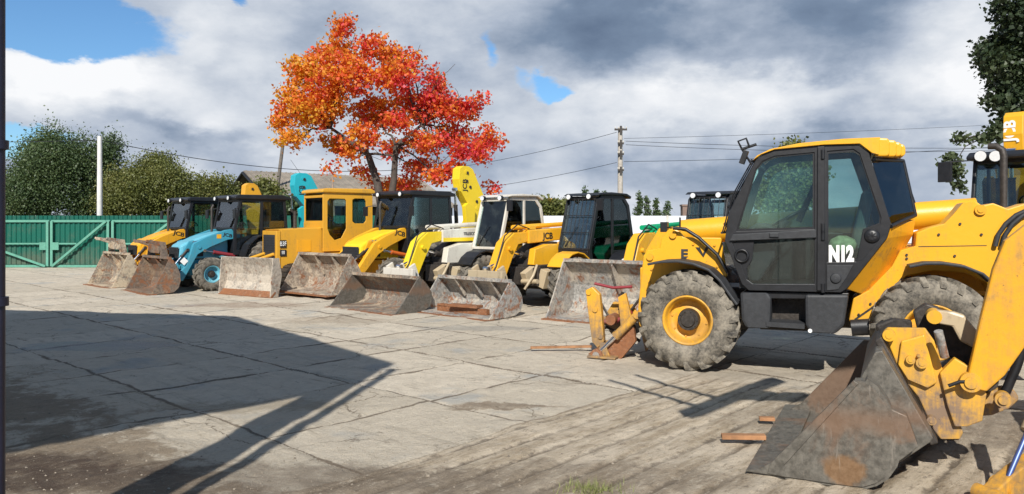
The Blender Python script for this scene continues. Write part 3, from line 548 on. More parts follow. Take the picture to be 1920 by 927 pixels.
f1 = t.noise(c2, 28, 8, .75); f2 = t.noise(c2, 5, 8, .7); f6 = t.noise(c2, 95, 4, .8); f7 = t.noise(c2, 48, 6, .85); f8 = t.noise(t.comb(t.math('MULTIPLY', u, 2.2), t.math('MULTIPLY', v, .8)), 9, 8, .8); f3 = t.noise(c2, .55, 7, .68, .4); f4 = t.noise(t.comb(t.math('MULTIPLY', u, .5), t.math('MULTIPLY', v, 2.6)), 2.1, 7, .72)
slab = t.mix(wh.outputs[0], (.50, .43, .325, 1), (.70, .61, .48, 1))
slab = t.mix(t.mr(f2, .3, .7, 0, .55), slab, (.40, .34, .26, 1)); slab = t.mix(t.mr(f1, .35, .65, 0, .42), slab, (.62, .575, .49, 1)); slab = t.mix(t.mr(f4, .52, .70, 0, .55), slab, (.22, .185, .14, 1))
slab = t.mix(t.mr(t.noise(c2, .9, 4, .6), .56, .7, 0, .6), slab, (.33, .35, .35, 1))
f5 = t.noise(c2, 3.2, 8, .78, .8); slab = t.mix(t.mr(f5, .60, .66, 0, .7), slab, (.13, .10, .075, 1))
vo = t.new('ShaderNodeTexVoronoi', feature='DISTANCE_TO_EDGE'); t.inp(vo, 'Vector', t.vm('ADD', c2, t.vm('SCALE', wn, scale=.5))); vo.inputs['Scale'].default_value = .75
crack = t.math('MULTIPLY', t.math('SUBTRACT', 1., t.mr(vo.outputs[0], .0, .012)), t.mr(f3, .45, .6))
soilc = t.mix(f2, (.11, .08, .05, 1), (.30, .23, .155, 1)); soilc = t.mix(t.mr(f1, .5, .75, 0, .5), soilc, (.42, .36, .28, 1))
col = t.mix(t.math('MULTIPLY', t.math('MAXIMUM', joint, crack), .88), slab, t.mix(f1, (.07, .052, .036, 1), (.22, .17, .12, 1)))
rib = t.math('MULTIPLY', t.mr(u, -4.34, -4.24), t.math('SUBTRACT', 1., t.mr(v, 7.6, 8.4)))
rp = t.math('ABSOLUTE', t.math('SUBTRACT', t.math('FRACT', t.math('DIVIDE', t.math('SUBTRACT', t.math('ADD', u, t.math('MULTIPLY', wv[0], .05)), V0), .27)), .5))
rc = t.mix(t.math('MULTIPLY', t.mr(t.math('ADD', rp, t.math('MULTIPLY', t.math('SUBTRACT', f2, .5), .55)), .01, .13, 1, 0), t.mr(f3, .35, .62, .25, .85)), t.mix(t.mr(t.noise(t.comb(t.math('MULTIPLY', u, 3.4), t.math('MULTIPLY', v, .5)), 1.6, 7, .7), .4, .65), (.60, .51, .39, 1), (.36, .285, .195, 1)), (.10, .077, .055, 1))
col = t.mix(rib, col, t.mix(t.mr(f1, .4, .7, 0, .3), rc, (.48, .42, .34, 1)))
sm = t.math('ADD', t.math('ADD', t.math('MULTIPLY', t.noise(c2, .9, 6, .68, .3), .7), t.math('MULTIPLY', f2, .35)), t.mr(v, 1.9, 3.9, .20, -.12))
col = t.mix(t.math('MULTIPLY', t.mr(sm, .60, .70), .85), col, soilc)
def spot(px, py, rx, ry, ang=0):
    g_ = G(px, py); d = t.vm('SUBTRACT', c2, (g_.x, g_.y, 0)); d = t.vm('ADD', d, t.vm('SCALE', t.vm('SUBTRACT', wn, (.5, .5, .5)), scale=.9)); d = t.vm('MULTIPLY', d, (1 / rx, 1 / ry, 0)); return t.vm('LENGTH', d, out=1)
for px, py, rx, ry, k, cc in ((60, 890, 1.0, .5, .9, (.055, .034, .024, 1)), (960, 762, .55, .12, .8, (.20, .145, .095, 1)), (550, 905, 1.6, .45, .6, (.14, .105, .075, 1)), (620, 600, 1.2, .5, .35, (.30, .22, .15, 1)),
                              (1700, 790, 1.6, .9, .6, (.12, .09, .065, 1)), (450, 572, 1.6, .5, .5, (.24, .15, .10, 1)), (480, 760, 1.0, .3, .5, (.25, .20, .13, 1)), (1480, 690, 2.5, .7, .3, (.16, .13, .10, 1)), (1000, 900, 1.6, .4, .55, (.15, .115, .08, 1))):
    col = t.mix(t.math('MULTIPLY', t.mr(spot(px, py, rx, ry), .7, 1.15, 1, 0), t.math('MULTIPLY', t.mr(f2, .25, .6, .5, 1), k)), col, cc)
grit = t.math('ADD', .35, t.math('MULTIPLY', rib, .65)); col = t.mix(t.math('MULTIPLY', t.mr(f8, .52, .62), t.math('MULTIPLY', grit, .55)), col, (.13, .10, .07, 1)); col = t.mix(t.math('MULTIPLY', t.mr(f8, .46, .38), t.math('MULTIPLY', grit, .5)), col, (.60, .53, .42, 1)); col = t.mix(t.mr(f7, .58, .68, 0, .42), col, (.12, .095, .07, 1)); col = t.mix(t.mr(f6, .60, .68, 0, .55), col, (.10, .08, .06, 1)); col = t.mix(t.mr(f6, .40, .33, 0, .35), col, (.70, .65, .56, 1)); far_ = t.mr(y, 27, 33); col = t.mix(t.mr(y, 29.5, 30.5), col, t.mix(f2, (.06, .08, .03, 1), (.14, .13, .07, 1)))
pud = t.math('MULTIPLY', t.mr(spot(190, 648, 1.25, .42), .75, 1.0, 1, 0), 1.0)
pud2 = t.mr(spot(900, 615, 1.2, .28), .75, 1.1, .5, 0); wet = t.math('MAXIMUM', pud, pud2)
col = t.mix(t.math('MULTIPLY', wet, .62), col, (.10, .12, .14, 1))
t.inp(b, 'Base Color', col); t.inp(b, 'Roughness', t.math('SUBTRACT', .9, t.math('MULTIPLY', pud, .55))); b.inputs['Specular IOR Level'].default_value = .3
bump(t, b, t.math('ADD', t.math('MULTIPLY', f1, .5), t.math('ADD', f2, t.math('ADD', t.math('MULTIPLY', f5, .5), t.math('ADD', t.math('MULTIPLY', f7, .4), t.math('MULTIPLY', f8, .5))))), .03, .9)
me.materials.append(gm_); go = bpy.data.objects.new('ground', me); C.objects.link(go); tag(go, kind='structure')
def gz(x_, y_): return float(gheight(np.array([x_]), np.array([y_]))[0])
# loose stones and clods
sv_, sf_ = [], []
for i in range(5200):
    px = rng.uniform(0, 1920); py = 960 - 420 * rng.random() ** 1.7; g_ = G(px, py); vv = g_.x * VX + g_.y * VY
    if rng.random() > (.5 if vv < 3.2 else .15): continue
    r_ = abs(rng.normal(0, .0045)) + .002; z_ = gz(g_.x, g_.y); o = len(sv_)
    for k in ((1, 0, 0), (-.9, .1, 0), (0, 1, 0), (.1, -.9, 0), (0, 0, 1), (0, 0, -1)):
        sv_.append((g_.x + k[0] * r_ * rng.uniform(.7, 1.4), g_.y + k[1] * r_ * rng.uniform(.7, 1.4), z_ + k[2] * r_ * .8 + r_ * .2))
    sf_ += [(o + a, o + b_, o + c_) for a, b_, c_ in ((0, 2, 4), (2, 1, 4), (1, 3, 4), (3, 0, 4), (2, 0, 5), (1, 2, 5), (3, 1, 5), (0, 3, 5))]
me = bpy.data.meshes.new('gravel'); me.from_pydata(sv_, [], sf_); me.materials.append(plain('stone_chips', (.27, .23, .18), .9, nz=.6, sc=3, bmp=0)); o = bpy.data.objects.new('gravel', me); C.objects.link(o)
tag(o, 'small pale stones and clods scattered over the slabs', 'gravel', kind='stuff')
gb = MB()
for i in range(300):
    g_ = G(1110 + rng.normal(0, 26), 918 + rng.normal(0, 6)); z_ = gz(g_.x, g_.y); a = rng.uniform(0, 2 * PI); l_ = rng.uniform(.02, .07); dx_, dy_ = math.cos(a), math.sin(a)
    gb.add([(g_.x - dy_ * .0025, g_.y + dx_ * .0025, z_), (g_.x + dy_ * .0025, g_.y - dx_ * .0025, z_), (g_.x + dx_ * l_ * .6, g_.y + dy_ * l_ * .6, z_ + l_)], [(0, 1, 2)])
o = gb.build('grass', plain('dry_grass', (.20, .22, .07), .8, nz=.4)); tag(o, 'small tuft of dry yellow grass at the bottom of the yard', 'grass', kind='stuff')

# ------------------------------------------------------------------ buildings, fences, poles
shed = empty('workshop_building', (-9, 1, 0), label='grey workshop with wide flat canopy left of the yard, casting the large shadow', cat='building')
HB = 6.0; back = DH * (HB / math.tan(EL))
sh2 = lambda px, py: (lambda g_: (g_.x - back.x + 9, g_.y - back.y - 1))(G(px, py))
pA = sh2(0, 583); pB = sh2(430, 596); pC = sh2(729, 688); pD = sh2(560, 743); pE = sh2(0, 856)
ext = lambda a, b_, k: (a[0] + (a[0] - b_[0]) * k, a[1] + (a[1] - b_[1]) * k)
roofp = [pC, pB, pA, ext(pA, pB, 1.0), (-10, -5), ext(pE, pD, 1.0), pE, pD, sh2(640, 716)]
q = MB(); q.prism(roofp, HB, HB + .18, ax='z'); q.build('roof', M['grey'], shed)
q = MB(); q.bb(-2.5, -2.2, -4.5, 3.0, 0, HB - .003); q.bb(-8.5, -2.503, 2.7, 3.0, 0, HB - .003); q.build('wall', plain('grey_render', (.3, .3, .29), .9), shed)
g1 = G(218, 927); g2 = G(322, 927); g3 = G(340, 927); g4 = G(352, 927); yb = 1.4
for a_, b_ in ((g1, Vector((g3.x - .05, g3.y))), (Vector((g3.x + .03, g3.y)), Vector((g3.x + .13, g3.y)))):
    q = MB(); x0_ = a_.x - DH.x / DH.y * (a_.y - yb) + 9; x1_ = b_.x - DH.x / DH.y * (b_.y - yb) + 9; q.bb(x0_, x1_, yb - 1 - .05, yb - 1 + .05, 0, HB - .004); q.build('post', M['dark'], shed)
dp = MB(); dp.cyl((-.6885, 1.0, .0), (-.6885, 1.0, 2.25), .0085, n=12)
for zz in (.45, .95, 1.24 + .40, 1.85): dp.cyl((-.6885, 1, zz), (-.6885, 1, zz + .012), .0125, n=12)
dp.bb(-.74, -.64, .93, 1.07, 0, .01); tag(dp.build('steel_post', plain('navy_steel', (.012, .012, .03), .5)), 'thin dark steel post with collars at the left edge of the view', 'post')
# green sheet gate and fence
gp = paint('green_sheet', (.0, .10, .068), .22, rust=.03, low=.15, rough=.45); pg = plain('pale_green_frame', (.11, .31, .23), .5, nz=.15, bmp=0); FY = 30.0
fx = lambda px, Y=FY: (px - CX) / F * Y
fz = lambda py, Y=FY: CH - (py - HY) / F * Y
def sheet(x0, x1, z0, z1, y, per=.2, am=.035):
    m_ = MB(); pts = []; xx = x0
    while xx < x1: pts += [(xx, y), (xx + per * .38, y), (xx + per * .5, y + am), (xx + per * .88, y + am)]; xx += per
    vs = [(a, b_, z0) for a, b_ in pts] + [(a, b_, z1) for a, b_ in pts] + [(a, b_ + .008, z0) for a, b_ in pts] + [(a, b_ + .008, z1) for a, b_ in pts]; n = len(pts); fs = []
    for i in range(n - 1): fs += [(i, i + 1, n + i + 1, n + i), (2 * n + i + 1, 2 * n + i, 3 * n + i, 3 * n + i + 1), (n + i, n + i + 1, 3 * n + i + 1, 3 * n + i)]
    return m_.add(vs, fs)
def bar(m_, a, b_, wd, y, d=.05):
    a = Vector(a); b_ = Vector(b_); L_ = (b_ - a).length; ang = math.atan2(b_.y - a.y, b_.x - a.x); c_ = (a + b_) / 2
    m_.box((c_.x, y, c_.y), (L_, d, wd), Matrix.Rotation(-ang, 3, 'Y')); return m_
def gate(x0, x1, label, diag, mid=None):
    r_ = empty('metal_gate', ((x0 + x1) / 2, FY - .1, 0), label=label, cat='gate', group='green sheet metal gate leaves'); xo = (x0 + x1) / 2; a, b_ = x0 - xo, x1 - xo
    sheet(a + .03, b_ - .03, .12, fz(411) - .02, .04).build('sheet_panel', gp, r_)
    f_ = MB(); zt = fz(415); zb_ = fz(499)
    bar(f_, (a, zt), (b_, zt), .09, 0); bar(f_, (a, zb_), (b_, zb_), .10, -.003); bar(f_, (a + .05, zb_), (a + .05, zt), .10, -.06); bar(f_, (b_ - .05, zb_), (b_ - .05, zt), .10, -.063)
    if diag > 0: bar(f_, (a + .1, zb_), (b_ - .1, zt), .085, -.12)
    else: bar(f_, (a + .1, zt - .4), (b_ - .1, zb_), .085, -.12)
    f_.build('gate_frame', pg, r_)
    m2 = MB(); zm = fz(457); bar(m2, (a + (.9 if diag < 0 else .12), zm), (b_ - (.12 if diag < 0 else 1.3), zm), .06, -.063); m2.bb((b_ - .35) if diag < 0 else a + .1, (b_ - .1) if diag < 0 else a + .35, -.1, -.05, zm - .25, zm + .05); m2.build('cross_rail', pg, r_); return r_
gate(fx(-95), fx(96), 'left gate leaf of green corrugated sheet, brace running down to the right', -1)
gate(fx(99), fx(209), 'middle gate leaf of green corrugated sheet with brace rising to the right', 1)
gate(fx(213), fx(330), 'right gate leaf of green corrugated sheet behind the leftmost bucket', 1)
fe = empty('green_fence', (fx(330), FY + .2, 0), label='tall green corrugated sheet fence running behind the gates and machines', cat='fence')
sheet(-22, 8, .05, fz(404.5, FY + .3), .1, .18).build('sheet_panel', gp, fe)
wf = empty('white_fence', (6, 44, 0), label='long white ribbed metal fence far behind the telehandlers', cat='fence'); wm = plain('white_sheet', (.74, .76, .80), .5, nz=.06, bmp=0, sc=1)
sheet(-12, 46, .05, fz(405, 44), 0, .25, .04).build('sheet_panel', wm, wf)
for i in range(20): q = MB(); q.bb(-11.9 + i * 3, -11.8 + i * 3, -.09, -.01, 0, fz(404, 44)); q.build('post', M['white'], wf)
# barn
A0 = at(520, 368, 42); B0 = at(430, 362, 48.5); mid = (A0 + B0) / 2; dR = Vector((.77, .64, 0)) * 12; barn = empty('old_barn', (mid.x, mid.y, 0), label='old barn with grey brown slate roof and dark gable behind the machines', cat='barn')
la = Vector((A0.x - mid.x, A0.y - mid.y, 0)); lb = -la; zr = fz(325, 45.2); ze = 3.0
rfm = plain('slate_roof', (.25, .215, .175), .9, nz=.3, sc=2.4, bmp=.05); q = MB()
for e_, s_ in ((la, 1), (lb, -1)):
    e2 = e_ * 1.12; ze2 = ze - .2; rb = Vector((0, 0, zr)); o_ = -dR * .04
    a_, b_, c_, d_ = (Vector((e2.x, e2.y, ze2)) + o_, Vector((e2.x, e2.y, ze2)) + dR, rb + dR, rb + o_); th_ = Vector((0, 0, .14))
    q.add([a_, b_, c_, d_, a_ + th_, b_ + th_, c_ + th_, d_ + th_], [(0, 1, 2, 3), (4, 5, 6, 7), (0, 1, 5, 4), (1, 2, 6, 5), (2, 3, 7, 6), (3, 0, 4, 7)])
    nn = 40
    for i in range(nn): p0 = (a_ + th_).lerp(b_ + th_, (i + .5) / nn); p1_ = (d_ + th_).lerp(c_ + th_, (i + .5) / nn); q.cyl(p0, p1_, .04, n=5, caps=False)
q.build('roof', rfm, barn)
q = MB(); v_ = [Vector((la.x, la.y, 0)), Vector((lb.x, lb.y, 0)), Vector((lb.x, lb.y, ze - .1)), Vector((0, 0, zr - .15)), Vector((la.x, la.y, ze - .1))]; q.add(v_ + [p + dR for p in v_], [(0, 1, 2, 3, 4), (9, 8, 7, 6, 5), (0, 4, 9, 5), (1, 2, 7, 6)]); q.build('wall', plain('dark_boards', (.06, .045, .035), .9, nz=.4, sc=5), barn)
q = MB(); q.cyl((0, 0, zr - .9) + (), (0, 0, zr - .1), .05) if False else None
for e_ in (la, lb):
    q.tube([Vector((e_.x * 1.1, e_.y * 1.1, ze - .15)) - dR * .045, Vector((0, 0, zr + .0)) - dR * .045], .09, 6)
q.build('bargeboard', M['dark'], barn)
# poles and wires
def pole(px, ytop, Y, r, lean, mat, label, name='utility_pole', ybase=None, arms=()):
    x_ = fx(px, Y); zt = fz(ytop, Y); r_ = empty(name, (x_ - lean, Y, 0), label=label, cat='pole'); m_ = MB()
    m_.cyl((0, 0, -.1), (lean, 0, zt), r * 1.2, r * .85, 12); m_.build('pole_shaft', mat, r_)
    for za, L_ in arms:
        m_ = MB(); m_.bb(lean - L_ / 2, lean + L_ / 2, -r - .09, -r - .01, zt - za - .05, zt - za + .05)
        m_.bb(lean - .06, lean + .06, -r - .12, -r - .092, zt - za - .2, zt - za + .2); ar = m_.build('crossarm', M['greasy'], r_)
        for s_ in (-.45, -.2, .2, .45): q = MB(); q.lathe([(.008, 0), (.03, .0), (.02, .04), (.032, .07), (.01, .11), (.008, .11)], (lean + L_ * s_, -r - .05, zt - za + .052), ax='z', n=10); q.build('insulator', M['white'], ar)
    return Vector((x_, Y, zt))
cw = plain('white_concrete', (.66, .65, .62), .85, nz=.12, sc=5); cwd = plain('grey_wood', (.16, .14, .12), .9, nz=.35, sc=7); cgr = plain('grey_concrete', (.42, .38, .33), .9, nz=.25, sc=6)
P1 = pole(187, 256, 31.5, .105, 0, cw, 'white concrete pole standing behind the green gate'); P2 = pole(533, 251, 44, .11, .9, cwd, 'dark leaning wooden pole in front of the barn roof')
P3 = pole(1163, 240, 42, .15, 0, cgr, 'grey concrete utility pole with crossarms above the white fence', arms=((.12, .7), (.9, .34), (1.5, .34), (2.4, .34)))
P4 = pole(623, 330, 40, .05, -.2, plain('bare_wood', (.36, .26, .2), .9), 'thin pale wooden post beside the maple trunk')
q = MB(); q.bb(-.4, .4, -.4, .4, 0, 3.2); q.bb(-.46, .46, -.46, .46, 3.2, 3.35); tag(q.build('brick_chimney', plain('brown_brick', (.22, .15, .12), .9, nz=.3)), 'small brown chimney stack beyond the white fence', 'chimney'); bpy.data.objects['brick_chimney'].location = (fx(1287, 62), 62, 0)
ys = empty('yellow_shed', (fx(1050, 70), 70, 0), label='flat roofed yellow shed far beyond the bushes', cat='shed'); q = MB(); q.bb(-1.5, 1.5, -1, 1, 0, 3.3); q.bb(-1.5, -.6, -1, 1, 3.3, 4.1); q.build('wall', M['ochre'], ys); q = MB(); q.bb(-1.7, 1.7, -1.2, 1.2, 3.301, 3.4) if False else q.bb(-.58, 1.7, -1.2, 1.2, 3.32, 3.45); q.build('roof', rfm, ys)
def wire(a, b_, sag, label, r=.013):
    pts = [a.lerp(b_, i / 24) - Vector((0, 0, sag * 4 * (i / 24) * (1 - i / 24))) for i in range(25)]; m_ = MB(); m_.tube(pts, r, 5); tag(m_.build('power_line', M['dark']), label, 'wire', 'overhead wires')
wire(P1 + Vector((0, 0, -.15)), at(-300, 262, 31.5), .1, 'overhead wire leading left from the white concrete pole')
wire(P1 + Vector((0, 0, -.15)), at(760, 318, 42), .55, 'overhead wire from the white concrete pole to behind the maple', .016)
for dz_, (px, py) , Yb, lb_ in ((-.25, (560, 330), 60, 'upper of two wires from the crossarm pole towards the maple'), (-1.95, (560, 362), 60, 'lower of two wires from the crossarm pole towards the maple')): wire(P3 + Vector((-.2, 0, dz_)), at(px, py, Yb), .9, lb_)
wire(P3 + Vector((.3, 0, -.75)), at(2300, 268, 42), .35, 'topmost wire from the crossarm pole over the yellow cab'); wire(P3 + Vector((.3, 0, -.95)), at(2300, 262, 44), .55, 'second wire from the crossarm pole over the yellow cab'); wire(P3 + Vector((.2, 0, -1.9)), at(2300, 235, 52), .5, 'low wire from the crossarm pole rising to the right'); wire(P3 + Vector((.2, 0, -.6)), at(2300, 205, 60), .3, 'highest faint wire running right beyond the yellow cab', .01)
wire(at(545, 300, 44), at(600, 372, 30), .05, 'slanting wire beside the leaning wooden pole', .01)

# ------------------------------------------------------------------ trees
def leaves(name, blobs_, n, size, mat, parent, loc, clump=10, spread=.28, droop=0., shell=.55, tri=False):
    vs = []; bl_ = np.array([[*bb_] for bb_ in blobs_]); vol = bl_[:, 3] * bl_[:, 4] * bl_[:, 5]; vol = vol ** .75; pr_ = vol / vol.sum(); nc_ = n // clump
    k = rng.choice(len(bl_), nc_, p=pr_); d = rng.normal(size=(nc_, 3)); d /= np.linalg.norm(d, axis=1)[:, None]; rr = shell + (1 - shell) * rng.random(nc_) ** .6; rr *= rng.uniform(.72, 1.12, nc_)
    cen = bl_[k, :3] + d * rr[:, None] * bl_[k, 3:6]
    cc = np.repeat(cen, clump, 0) + rng.normal(size=(nc_ * clump, 3)) * spread * np.array([1, 1, .75 + droop]); m = len(cc); cc -= np.array(loc)
    a = rng.normal(size=(m, 3)); a /= np.linalg.norm(a, axis=1)[:, None]; a[:, 2] -= droop; a /= np.linalg.norm(a, axis=1)[:, None]
    b_ = np.cross(a, rng.normal(size=(m, 3))); b_ /= np.linalg.norm(b_, axis=1)[:, None]; c_ = np.cross(a, b_); s_ = size * rng.uniform(.6, 1.35, m)[:, None]
    wd_ = .42
    V = np.stack([cc - a * s_ * .5, cc + b_ * s_ * wd_ + c_ * s_ * .12, cc + a * s_ * .55, cc - b_ * s_ * wd_ + c_ * s_ * .12], 1).reshape(-1, 3)
    me = bpy.data.meshes.new(name); me.vertices.add(m * 4); me.vertices.foreach_set('co', V.reshape(-1).astype(np.float32)); me.loops.add(m * 4); me.loops.foreach_set('vertex_index', np.arange(m * 4, dtype=np.int32))
    me.polygons.add(m); me.polygons.foreach_set('loop_start', np.arange(0, m * 4, 4, dtype=np.int32)); me.update(calc_edges=True); me.materials.append(mat); o = bpy.data.objects.new(name, me); C.objects.link(o); o.parent = parent; return cen
def limbs(mb, base, targets, r0, wob=.25, fork=None):
    for (p, r_) in targets:
        b_ = Vector(base if fork is None else fork); p = Vector(p); n = 7; pts = []; jit = Vector((0, 0, 0))
        for i in range(n + 1):
            t_ = i / n; q_ = b_.lerp(p, t_); q_.z += (p - b_).length * .10 * math.sin(PI * t_); jit += Vector(rng.normal(size=3)) * wob * .25; q_ += jit * min(1, t_ * 2); pts.append(q_)
        mb.tube(pts, [max(.012, r_ * (1 - t_ / n * .88)) for t_ in range(n + 1)], 7)
        for j in range(3, n, 1):
            for kk in range(2):
                e_ = pts[j] + Vector(rng.normal(size=3)) * .30 + Vector((0, 0, .25)); mb.tube([pts[j], pts[j].lerp(e_, .5) + Vector(rng.normal(size=3)) * .06, e_], [r_ * .3, r_ * .2, .008], 5)
bark = plain('bark', (.075, .06, .05), .95, nz=.4, sc=8, bmp=.02)
MY = 29.0
def pb(cx_, cy_, rx, ry, dy=0., Y=MY, dep=1.0):
    p = at(cx_, cy_, Y); k = Y / F; return (p.x, p.y + dy, p.z, rx * k, (rx + ry) / 2 * k * dep, ry * k)
mb_ = [pb(642, 48, 20, 28, .1), pb(625, 95, 45, 30, .3), pb(700, 92, 32, 30, -.5), pb(575, 130, 50, 40, .4), pb(650, 150, 70, 45, -.8), pb(545, 185, 32, 40, .2), pb(600, 205, 60, 42, -.5), pb(735, 105, 26, 28, .3), pb(775, 112, 18, 26, -.2), pb(745, 155, 50, 40, -.9),
       pb(815, 150, 22, 34, .4), pb(790, 195, 50, 42, .2), pb(700, 205, 55, 38, .8), pb(525, 228, 26, 20, .1), pb(560, 262, 34, 18, -.4), pb(840, 205, 34, 30, -.3), pb(880, 205, 26, 28, .3), pb(900, 188, 14, 14, 0), pb(845, 250, 44, 30, .5), pb(915, 262, 24, 26, .2), pb(880, 285, 44, 28, -.6),
       pb(800, 270, 40, 26, -.8), pb(690, 262, 34, 26, -1.2), pb(735, 275, 30, 20, .9), pb(655, 285, 26, 18, .3), pb(790, 310, 40, 18, .6), pb(850, 322, 26, 16, -.4), pb(815, 335, 22, 14, -.9), pb(920, 352, 18, 10, .3), pb(622, 318, 14, 14, -.2), pb(612, 255, 22, 14, .9), pb(760, 240, 30, 20, -1.6), pb(735, 350, 60, 18, 1.2), pb(665, 318, 22, 12, .8), pb(765, 325, 24, 14, 1.4), pb(640, 275, 30, 20, .6), pb(690, 335, 14, 14, 1.)]
mt = empty('maple_tree', (fx(718, MY), MY, 0), label='large autumn maple with an orange crown turning scarlet on its right side', cat='tree'); ml = tuple(mt.location)
mcol = leafmat('maple_leaves', [(.0, (.62, .40, .03)), (.25, (.74, .34, .03)), (.45, (.74, .22, .03)), (.62, (.70, .10, .04)), (.80, (.66, .05, .06)), (1, (.55, .04, .09))], side=(-2.6, 2.4, .14), trans=.42)
leaves('crown', mb_, 27000, .135, mcol, mt, ml, clump=14, spread=.15, shell=.25)
tk = MB(); f1_ = at(716, 345, MY); fk = Vector((f1_.x - ml[0], .0, f1_.z)); tk.tube([(.15, 0, -.1), (.1, 0, 1.2), tuple(fk.lerp(Vector((0, 0, 2)), .3))], [.24, .20, .17], 10)
b0 = Vector((.05, 0, 2.2)); tl_ = [(Vector(bb_[:3]) - mt.location, .045 + .012 * rng.random()) for bb_ in mb_[:28]]
s1 = at(690, 290, MY) - mt.location; s2 = at(742, 275, MY) - mt.location; s3 = at(620, 240, MY) - mt.location; s4 = at(790, 235, MY) - mt.location
tk.tube([(.1, 0, 1.4), b0.lerp(s1, .5) + Vector((.05, 0, 0)), s1], [.19, .15, .12], 9); tk.tube([(.12, 0, 1.4), b0.lerp(s2, .5) + Vector((.15, 0, 0)), s2], [.17, .13, .10], 9)
tk.tube([s1, s1.lerp(s3, .5), s3], [.10, .08, .05], 8); tk.tube([s2, s2.lerp(s4, .5), s4], [.09, .07, .05], 8)
for p, r_ in tl_:
    near_ = min((s1, s2, s3, s4), key=lambda s: (s - p).length + (1.5 if s.z > p.z + .5 else 0)); limbs(tk, near_, [(p, r_)], .05, .22)
tk.build('trunk', bark, mt)
def tree(label, name, bl_, n, size, mat, px, Y, tr=.16, group=None, clump=10, spread=.3, droop=0, shell=.5, cat='tree', limb=10):
    r_ = empty(name, (fx(px, Y), Y, 0), label=label, cat=cat, group=group); leaves('crown', bl_, n, size, mat, r_, tuple(r_.location), clump, spread, droop, shell); m_ = MB(); zt = np.mean([b_[2] for b_ in bl_])
    m_.tube([(0, 0, -.1), (.05, 0, zt * .5), (0, .0, zt)], [tr, tr * .8, tr * .4], 8); limbs(m_, (0, 0, zt * .45), [(Vector(b_[:3]) - r_.location, tr * .35) for b_ in bl_[:limb]], .1, .15); m_.build('trunk', bark, r_); return r_
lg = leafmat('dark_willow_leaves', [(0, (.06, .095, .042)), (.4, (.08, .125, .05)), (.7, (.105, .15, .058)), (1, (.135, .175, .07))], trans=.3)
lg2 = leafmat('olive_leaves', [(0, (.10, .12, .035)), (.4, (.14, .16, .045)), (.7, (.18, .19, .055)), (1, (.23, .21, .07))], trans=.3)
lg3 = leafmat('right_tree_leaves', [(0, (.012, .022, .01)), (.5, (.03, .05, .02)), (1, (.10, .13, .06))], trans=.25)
T1 = 36.0; k1 = lambda *a_: pb(*a_, Y=T1)
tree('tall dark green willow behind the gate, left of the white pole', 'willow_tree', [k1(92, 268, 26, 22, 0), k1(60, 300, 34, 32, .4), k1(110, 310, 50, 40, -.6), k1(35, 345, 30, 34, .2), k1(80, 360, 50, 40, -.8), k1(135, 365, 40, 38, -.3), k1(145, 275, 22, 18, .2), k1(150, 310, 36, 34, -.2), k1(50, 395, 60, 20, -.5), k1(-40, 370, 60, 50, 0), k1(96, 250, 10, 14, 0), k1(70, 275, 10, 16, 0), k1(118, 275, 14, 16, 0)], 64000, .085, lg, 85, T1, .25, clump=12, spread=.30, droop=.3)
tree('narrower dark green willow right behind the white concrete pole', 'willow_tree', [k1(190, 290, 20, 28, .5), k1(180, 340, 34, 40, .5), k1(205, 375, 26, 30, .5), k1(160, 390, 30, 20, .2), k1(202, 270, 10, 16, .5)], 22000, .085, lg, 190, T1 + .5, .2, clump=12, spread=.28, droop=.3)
tree('broad rounded olive green tree between the white pole and the black cabs', 'broadleaf_tree', [k1(290, 320, 40, 28, 0), k1(245, 345, 40, 30, -.3), k1(320, 350, 50, 38, -.6), k1(270, 375, 60, 32, -.7), k1(355, 370, 40, 30, -.3), k1(215, 385, 30, 26, -.1), k1(330, 395, 60, 20, 0), k1(300, 300, 20, 12, 0)], 52000, .085, lg2, 290, T1 - .5, .22, clump=12, spread=.27)
tree('small olive green tree just left of the barn gable', 'broadleaf_tree', [k1(398, 350, 24, 20, 1), k1(380, 375, 30, 24, 1), k1(410, 380, 20, 22, 1), k1(362, 342, 14, 12, 1)], 10000, .11, lg2, 395, T1 + 2, .14, clump=12, spread=.24)
tree('light green sapling in front of the barn roof', 'young_tree', [pb(497, 352, 20, 16, 0, 38), pb(510, 372, 26, 16, 0, 38), pb(485, 365, 14, 12, 0, 38)], 3200, .14, lg2, 500, 38, .07, clump=10, spread=.2)
tree('dark green bush between the dozer cab and blue boom', 'bush', [pb(545, 385, 26, 18, 0, 36), pb(520, 395, 22, 16, 0, 36)], 2500, .14, lg, 535, 36, .06, clump=10, spread=.2, cat='bush')
for px, yt, wd_, lb_ in ((1198, 360, 7, 'leftmost and tallest slim poplar on the skyline behind the white fence'), (1213, 369, 5.5, 'second slim poplar from the left on the skyline'), (1230, 371, 6, 'third slim poplar from the left on the skyline'), (1251, 378, 7, 'rightmost and shortest slim poplar on the skyline')):
    tree(lb_, 'poplar_tree', [pb(px + rng.normal() * 1.5, yt + 6 + j * 8, wd_ * (.6 + .2 * j), 7, 0, 90) for j in range(5)], 900, .2, lg, px, 90, .1, 'slim poplars on the skyline', 8, .10)
for px, yt, lb_ in ((1098, 352, 'leftmost dark tree top above the black telehandler cab'), (1117, 357, 'middle dark tree top above the black telehandler cab'), (1133, 360, 'rightmost dark tree top above the black telehandler cab')): tree(lb_, 'distant_tree', [pb(px, yt + 6, 5, 8, 0, 80), pb(px + 3, yt + 20, 7, 10, 0, 80)], 350, .22, lg, px, 80, .1, 'dark tree tops above the black cab', 8, .12)
